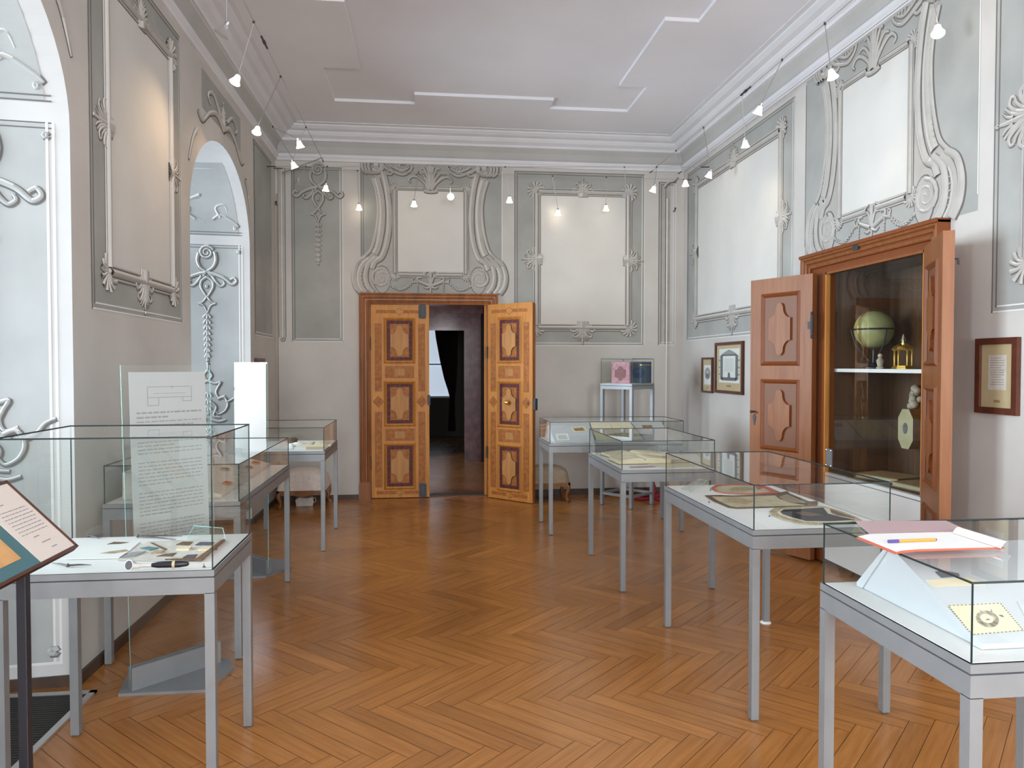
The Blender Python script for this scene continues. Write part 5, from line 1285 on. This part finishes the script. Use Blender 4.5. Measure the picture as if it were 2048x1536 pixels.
while k < hy_ - .04: q.box((-hx_ + .032, k, .002), (hx_ - .032, k + .013, .009), 'grille'); k += .022
o = q.build('slats', gg); o['kind'] = 'stuff'

# ---------------------------------------------------------------- stools
def stool(x0, x1, y0, y1, zr0, zr1, ztop, label, mc, mw):
    cx, cy = (x0 + x1) / 2, (y0 + y1) / 2; a, b_ = (x1 - x0) / 2, (y1 - y0) / 2
    r_ = empty('footstool', (cx, cy, 0), 0, label, 'stool', 'upholstered footstools')
    q = MB(); n = 18; hh = ztop - zr1
    grid = []
    for i in range(n + 1):
        row = []
        for j in range(n + 1):
            u, v = 2 * i / n - 1, 2 * j / n - 1
            e = (1 - abs(u) ** 6) * (1 - abs(v) ** 6)
            z = zr1 + hh * (.62 * (e ** .25 if e > 0 else 0) + .38 * (1 - u * u * .6) * (1 - v * v * .6) * (1 if e > 0 else 0))
            row.append((u * a * (1.0 if e > 0 else .985), v * b_, z))
        grid.append(row)
    for i in range(n):
        for j in range(n): q.face([grid[i][j], grid[i + 1][j], grid[i + 1][j + 1], grid[i][j + 1]], mc)
    o = q.build('seat_cushion', r_, True)
    bm_ = bmesh.new(); bm_.from_mesh(o.data); bmesh.ops.remove_doubles(bm_, verts=bm_.verts[:], dist=.0005); bm_.to_mesh(o.data); bm_.free()
    q = MB()
    sc = [(-1, 0), (1, 0), (1, -.4), (.8, -.75), (.55, -.55), (.3, -.8), (0, -1), (-.3, -.8), (-.55, -.55), (-.8, -.75), (-1, -.4)]
    hr = zr1 - zr0
    for y in (-b_, b_ - .025): q.prism([(x * a, y, zr1 + z * hr) for x, z in sc], (0, .025, 0), mw)
    for x in (-a, a - .025): q.prism([(x, y * b_, zr1 + z * hr) for y, z in sc], (.025, 0, 0), mw)
    q.build('seat_rail', r_)
    for sx in (-1, 1):
        for sy in (-1, 1):
            q = MB(); P = [(sx * (a - .03), sy * (b_ - .03), zr1 - .005), (sx * (a - .018), sy * (b_ - .018), zr0), (sx * (a - .035), sy * (b_ - .035), zr0 * .5), (sx * (a - .03), sy * (b_ - .03), .03), (sx * (a - .012), sy * (b_ - .012), .010)]
            q.tube(catmull(P, 4), [.028 - .014 * min(1, t / 12) if t < 13 else .014 + .004 * (t - 12) for t in range(17)], mw, 10); q.build('leg', r_, True)
    return r_
stool(-1.635, -1.10, 8.50, 8.96, .135, .205, .44, 'footstool with pale linen seat in the back left corner', 'linen', 'walnut')
stool(1.16, 1.68, 8.58, 8.98, .15, .225, .42, 'footstool with beige seat behind the right door leaf', 'linen2', 'walnut')
bxw = empty('paper_bag', (-1.37, 8.74, 0), .15, 'small crumpled white bag on the floor under the pale footstool', 'bag')
q = MB(); q.prism([(-.09, -.05, 0), (.09, -.05, 0), (.10, -.05, .06), (.085, -.05, .095), (.02, -.05, .085), (-.06, -.05, .10), (-.10, -.05, .07)], (0, .11, .01), 'linen'); q.build('body', bxw)
q = MB(); q.tube([(.09, -.05, .03), (.125, -.045, .05), (.12, -.04, .085), (.09, -.04, .09)], .004, 'linen', 6); q.build('handle', bxw)

# red cord barrier by the pedestal
rb = empty('red_velvet_rope', (2.62, 8.66, 0), 0, 'red velvet rope hung up and coiled on the floor behind the pedestal case', 'rope')
q = MB()
q.tube(catmull([(-.02, -.02, .62), (-.07, -.02, .50), (-.075, -.02, .36), (-.07, -.02, .27)], 5), .022, 'red', 10); q.tube(catmull([(.0, -.02, .62), (.05, -.02, .50), (.055, -.02, .36), (.05, -.02, .27)], 5), .022, 'red', 10); q.build('hanging_loop', rb, True)
for x in (-.07, .05):
    q = MB(); q.lathe([(.012, -.05), (.030, -.035), (.034, 0), (.024, .02)], 'red', (x, -.02, .26), n=12); q.build('tassel', rb, True)
q = MB(); q.tube(catmull([(.05, -.04, .25), (.08, -.06, .12), (.06, -.10, .03), (.22, -.16, .024), (.38, -.06, .024), (.30, .12, .024), (.05, .12, .024), (-.14, .0, .024), (-.05, -.12, .024), (.12, -.10, .06)], 6), .021, 'red', 10); q.build('floor_coil', rb, True)
q = MB(); q.box((-.06, -.02, .60), (.04, .32, .63), 'iron'); q.build('bracket', rb)

# ---------------------------------------------------------------- framed pictures on the right wall, and one on the left
def picture(y0, y1, z0, z1, label, fw, mount, kind):
    """hangs on the right wall; local x runs left to right as seen"""
    cy = (y0 + y1) / 2; r_ = empty('framed_picture', (XR, cy, z0), -PI / 2, label, 'framed picture', 'framed pictures on the right wall')
    a, h = (y1 - y0) / 2, z1 - z0; d = .028
    q = MB()
    for p0_, p1_ in (((-a, 0), (a, fw)), ((-a, h - fw), (a, h)), ((-a, fw), (-a + fw, h - fw)), ((a - fw, fw), (a, h - fw))):
        q.box((p0_[0], -d, p0_[1]), (p1_[0], -.001, p1_[1]), 'frame')
    q.build('frame', r_)
    q = MB(); q.box((-a + fw, -.012, fw), (a - fw, -.002, h - fw), mount); q.build('mount', r_)
    q = MB(); e = -.0126
    def F(pts, m, k=0): q.face([(x, e - k * .0006, z) for x, z in pts], m)
    R_ = lambda x0, z0_, x1, z1_: [(x0, z0_), (x1, z0_), (x1, z1_), (x0, z1_)]
    iw, ih = 2 * (a - fw), h - 2 * fw
    if kind == 'oval':
        F(R_(-iw * .38, fw + ih * .20, iw * .38, fw + ih * .82), 'paper'); zc_ = fw + ih * .55
        F([(iw * .30 * math.cos(t), zc_ + ih * .19 * math.sin(t)) for t in [2 * PI * k / 24 for k in range(24)]], 'text', 1); F([(iw * .12 * math.cos(t), zc_ + ih * .05 + ih * .05 * math.sin(t)) for t in [2 * PI * k / 16 for k in range(16)]], 'orn_light', 2)
        F([(-iw * .2, zc_ - ih * .14), (iw * .2, zc_ - ih * .14), (iw * .12, zc_), (-iw * .12, zc_)], 'ink', 2)
    elif kind == 'ornate':
        F(R_(-iw * .40, fw + ih * .17, iw * .40, fw + ih * .92), 'paper')
        zb, zt_ = fw + ih * .24, fw + ih * .78
        x_ = iw * .30
        for s_ in (-1, 1):
            F(R_(s_ * x_ - iw * .05, zb, s_ * x_ + iw * .05, zt_), 'ink', 1)
            for k in range(7): F([(s_ * (x_ + iw * (.05 + .03 * (k % 2))) + iw * .03 * math.cos(t), zb + (zt_ - zb) * (k + .5) / 7 + ih * .03 * math.sin(t)) for t in [2 * PI * j / 8 for j in range(8)]], 'text', 2)
        F(R_(-x_, zb - ih * .02, x_, zb + ih * .05), 'ink', 1); F(R_(-x_, zt_ - ih * .02, x_, zt_ + ih * .02), 'ink', 1)
        F([(-x_, zt_ + ih * .02), (x_, zt_ + ih * .02), (x_ * .5, zt_ + ih * .08), (0, zt_ + ih * .12), (-x_ * .5, zt_ + ih * .08)], 'text', 1)
        for k in range(9): F(R_(-iw * .18, zb + (zt_ - zb) * (.35 + .06 * k), iw * .18, zb + (zt_ - zb) * (.35 + .06 * k) + .003), 'text', 2)
        F([(-iw * .05, zb + ih * .05), (iw * .05, zb + ih * .05), (iw * .03, zb + ih * .16), (-iw * .03, zb + ih * .16)], 'ink', 3)
    else:
        F(R_(-iw * .28, fw + ih * .28, iw * .28, fw + ih * .83), 'linen')
        for k in range(12): F(R_(-iw * .22, fw + ih * (.78 - .038 * k), iw * (.22 if k % 4 else .12), fw + ih * (.78 - .038 * k) + .0025), 'tan', 1)
    F(R_(-iw * .10, fw + ih * .08, iw * .10, fw + ih * .12), 'tan', 1)
    q.build('print', r_)
    q = MB(); q.face([(-a + fw, -.020, fw), (a - fw, -.020, fw), (a - fw, -.020, h - fw), (-a + fw, -.020, h - fw)], 'glass'); q.build('glazing', r_)
    return r_
picture(8.045, 8.365, 1.285, 1.685, 'small narrow framed oval portrait left of the ornate print', .022, 'cream2', 'oval')
picture(7.24, 7.965, 1.297, 1.843, 'larger framed print with dark ornate border beside the cupboard door', .032, 'cream2', 'ornate')
picture(3.71, 4.02, 1.325, 1.752, 'dark framed faded document hanging right of the cupboard', .036, 'cream2', 'doc')
lp = empty('framed_picture', (XL, 8.10, 1.40), PI / 2, 'small dark picture frame on the left wall by the white sheet', 'framed picture')
q = MB()
for p0_, p1_ in (((-.20, 0), (.20, .03)), ((-.20, .24), (.20, .27)), ((-.20, .03), (-.17, .24)), ((.17, .03), (.20, .24))): q.box((p0_[0], -.03, p0_[1]), (p1_[0], -.001, p1_[1]), 'frame')
q.build('frame', lp); q = MB(); q.box((-.17, -.012, .03), (.17, -.002, .24), 'pinkdark'); q.build('print', lp)

# ---------------------------------------------------------------- cable conduits and hooks in the back corners
q = MB(); q.tube([(-1.712, YB - .008, .05), (-1.712, YB - .008, 3.60)], .006, 'linen2', 8); q.build('cable_conduit', None, True, 'thin cable conduit running up the back left corner', 'conduit', 'cable conduits')
q = MB(); q.tube([(2.985, YB - .010, .08), (2.985, YB - .010, 3.66)], .008, 'orn_pale', 8); q.build('cable_conduit', None, True, 'thin pale cable conduit on the back wall near the right corner', 'conduit', 'cable conduits')
for (u, v, lab) in ((537, 410, 'small dark wall hook in the back left corner'), (1347, 423, 'small dark wall hook in the back right corner')):
    c_ = at(u, v, 'y', YB); q = MB(); q.tube([(0, 0, 0), (0, -.06, 0), (0, -.07, .02)], .007, 'iron', 8); q.sphere((0, -.07, .025), .012, 'iron', u=8, v=6)
    q.build('wall_hook', None, True, lab, 'hook', 'wall hooks', loc=(max(XL + .02, min(XR - .03, c_.x)), YB, c_.z))

# ---------------------------------------------------------------- low-voltage wire lighting
CABLES = []
def cable(a, b_, label, nodes=(), tb=()):
    a, b_ = Vector(a), Vector(b_); mid = (a + b_) / 2; CABLES.append((a, b_))
    r_ = empty('light_cable', tuple(mid), 0, label, 'cable', 'tensioned lighting cables')
    q = MB(); q.tube([a - mid, b_ - mid], .0032, 'wire', 6); q.build('wire', r_)
    d = (b_ - a).normalized()
    for t in tb:
        p_ = a.lerp(b_, t) - mid; q = MB(); q.tube([p_ - d * .11, p_ - d * .10, p_ + d * .10, p_ + d * .11], [.003, .008, .008, .003], 'iron', 8); q.tube([p_ - d * .02, p_ + d * .02], .012, 'iron', 8); q.build('turnbuckle', r_)
    for e_, s_ in ((a, 1), (b_, -1)):
        p_ = e_ - mid; q = MB(); q.tube([p_, p_ + d * s_ * .10], .006, 'iron', 8); q.build('end_fitting', r_)
ZW = 3.95
cable((-1.145, 8.82, ZW - .03), (-1.145, -4.15, ZW), 'inner tensioned cable of the left pair, along the window side', tb=(.245,))
cable((-1.46, 9.05, ZW - .05), (-1.46, -4.15, ZW), 'outer tensioned cable of the left pair, close to the windows')
cable((2.74, 8.98, ZW), (2.74, -4.15, ZW), 'inner tensioned cable of the right pair, along the cupboard side', tb=(.21,))
cable((3.10, 8.98, ZW), (3.10, -4.15, ZW), 'outer tensioned cable of the right pair, close to the right wall')
cable((XL + .01, 8.93, 3.86), (XR - .01, 8.78, 3.83), 'rear tensioned cable spanning the room before the back wall')
cable((XL + .01, 8.55, 3.78), (XR - .01, 8.20, 3.83), 'front tensioned cable spanning the room before the back wall')
q = MB(); q.tube([(-1.62, 8.9, 3.80), (-1.145, 8.72, 3.94)], .007, 'wire', 8); q.build('spreader_bar', None, True, 'slanting spreader bar joining the left cables at the back', 'bar')

SH = MB(); SH.lathe([(.008, 0), (.013, -.004), (.016, -.018), (.022, -.036), (.030, -.050)], 'lampglass', n=16)
me_shade = SH.build('tmp_shade', smooth=True)
SH = MB(); SH.lathe([(.009, .016), (.010, .006), (.010, -.004), (.006, -.006)], 'chrome', n=12)
me_sock = SH.build('tmp_socket', smooth=True)
SH = MB(); SH.lathe([(.008, 0), (.013, -.004), (.016, -.018), (.024, -.036), (.034, -.050)], 'chrome', n=16)
me_off = SH.build('tmp_off', smooth=True)
SH = MB(); SH.sphere((0, 0, -.038), .012, 'bulb', u=10, v=8)
me_bulb = SH.build('tmp_bulb', smooth=True)
for o in (me_shade, me_sock, me_off, me_bulb): COL.objects.unlink(o)
LAMPS = [
    # lamp px, rod-top px, lamp height, lit, aim, label
    ((453, 52), (452, 22), 3.58, 2, None, 'silver-shaded spotlight highest on the left cables, nearest the viewer'),
    ((477, 152), (508, 40), 3.55, 1, (XL, 5.0, 2.6), 'glowing spotlight above the pier between the window niches'),
    ((516, 253), (562, 160), 3.55, 1, (XL, 5.0, 1.5), 'glowing spotlight up against the left cornice'),
    ((597, 280), (545, 228), 3.55, 1, (.15, YB, 1.2), 'glowing spotlight on the long slanting rod of the left cables'),
    ((585, 322), (582, 190), 3.55, 1, (.5, YB, 1.9), 'glowing spotlight just above the left spreader bar'),
    ((596, 357), (606, 343), 3.55, 0, None, 'unlit spotlight hanging from the spreader bar in the left corner'),
    ((652, 368), (650, 346), 3.50, 1, (-1.3, YB, .8), 'glowing spotlight over the left painted strip of the back wall'),
    ((718, 409), (714, 342), 3.45, 1, None, 'glowing spotlight at the left edge of the over-door cartouche'),
    ((828, 399), (837, 331), 3.45, 1, None, 'glowing spotlight on a bright rod over the left of the door cartouche'),
    ((901, 389), (898, 372), 3.50, 3, None, 'dazzling spotlight facing the viewer before the door cartouche'),
    ((1019, 391), (1010, 318), 3.45, 1, None, 'glowing spotlight on a bright rod right of the door cartouche'),
    ((1116, 420), (1104, 346), 3.45, 1, None, 'glowing spotlight hanging lowest, before the back wall panel'),
    ((1212, 408), (1211, 382), 3.48, 1, None, 'glowing spotlight before the right half of the back wall panel'),
    ((1252, 378), (1245, 340), 3.55, 0, None, 'unlit chrome spotlight on a rod at the back panel corner'),
    ((1309, 370), (1308, 352), 3.50, 1, (1.75, YB, 2.1), 'glowing spotlight left of the back right corner'),
    ((1371, 358), (1352, 296), 3.55, 1, None, 'glowing spotlight on a bright rod right of the back right corner'),
    ((1421, 341), (1407, 247), 3.55, 1, (2.0, YB, 2.4), 'glowing spotlight before the left end of the right wall panel'),
    ((1490, 279), (1484, 170), 3.55, 1, (XR, 7.0, 2.25), 'glowing spotlight before the top moulding of the right wall panel'),
    ((1521, 212), (1565, 108), 3.55, 1, (.3, YB, 1.6), 'glowing spotlight on a slanting wire beside the right cartouche'),
    ((1661, 140), (1650, 20), 3.55, 1, (XR, 4.4, 1.2), 'glowing spotlight at the left shoulder of the cupboard cartouche'),
    ((1875, 54), (1846, -6), 3.55, 1, (1.8, 2.1, .9), 'glowing spotlight nearest on the right, at the top of the photo'),
]
first = None
def lampdata():
    l = bpy.data.lights.new('spot_light', 'SPOT'); l.energy = 34; l.color = (1.0, .78, .52); l.spot_size = math.radians(84); l.spot_blend = 1.0; l.shadow_soft_size = .03
    return l
SPOT = lampdata(); LEFT = SPOT.copy(); LEFT.energy = 10; LEFT.color = (1.0, .66, .38); LEFT.spot_size = math.radians(120); NEAR = SPOT.copy(); NEAR.energy = 6; NEAR.spot_size = math.radians(105)
for (lu, lv), (ru, rv), z, lit, aim, lab in LAMPS:
    c_ = at(lu, lv + 8, 'z', z); c_.z += .03
    if not (XL + .06 < c_.x < XR - .06): c_ = at(lu, lv, 'x', max(XL + .10, min(XR - .10, c_.x)))
    if c_.y > YB - .1: c_ = at(lu, lv, 'y', YB - .12)
    cands = []
    for ca_, cb_ in CABLES:
        d_ = cb_ - ca_
        ax_ = 'x' if abs(d_.y) > abs(d_.x) else 'y'
        pr = at(ru, rv, ax_, (ca_.x + cb_.x) / 2 if ax_ == 'x' else (ca_.y + cb_.y) / 2)
        t_ = max(.01, min(.99, (pr - ca_).dot(d_) / d_.length_squared)); on = ca_ + d_ * t_
        cands.append(((on - c_).length, on))
    tp = min(cands, key=lambda e_: e_[0])[1]
    if (tp - c_).length > .9:
        best = []
        for ca_, cb_ in CABLES:
            d_ = cb_ - ca_; t_ = max(.01, min(.99, (c_ - ca_).dot(d_) / d_.length_squared)); best.append(((ca_ + d_ * t_ - c_).length, ca_ + d_ * t_))
        tp = min(best, key=lambda e_: e_[0])[1]
    r_ = empty('wire_spotlight', tuple(c_), 0, lab, 'spotlight', 'wire spotlights')
    if lit == 3: tilt = Matrix.Rotation(-1.2, 4, 'X')
    elif lit == 2: tilt = Matrix.Rotation(.5, 4, 'Y')
    elif aim:
        v_ = (Vector(aim) - c_).normalized(); ang_ = min(.45, math.acos(max(-1, min(1, -v_.z)))); ax = Vector((0, 0, -1)).cross(v_)
        tilt = Matrix.Rotation(ang_, 4, ax.normalized()) if ax.length > 1e-4 else Matrix.Identity(4)
    else: tilt = Matrix.Identity(4)
    for src, nm in ((me_shade if lit in (1, 3) else me_off, 'lamp_shade'), (me_sock, 'socket'), (me_bulb, 'bulb')):
        if nm == 'bulb' and lit == 0: continue
        k = src.copy(); k.name = nm; COL.objects.link(k); k.parent = r_; k.matrix_local = tilt @ Matrix.Scale(1.25, 4)
        if lit == 2 and nm == 'lamp_shade': k.matrix_local = tilt @ Matrix.Scale(1.35, 4)
    q = MB(); dd = tp - c_; q.tube([(0, 0, .012), dd], .0032, 'wire', 6); q.tube([dd * .97 , dd + Vector((0, 0, .006))], .008, 'iron', 6); q.build('rod', r_)
    if aim:
        lo = bpy.data.objects.new('spot_light', LEFT if aim[0] == XL else SPOT if (Vector(aim) - c_).length > 2.0 and min(c_.x - XL, XR - c_.x, YB - c_.y) > .75 else NEAR); COL.objects.link(lo); lo.parent = r_
        v_ = (Vector(aim) - c_).normalized(); lo.rotation_euler = v_.to_track_quat('-Z', 'Y').to_euler(); lo.location = v_ * .075
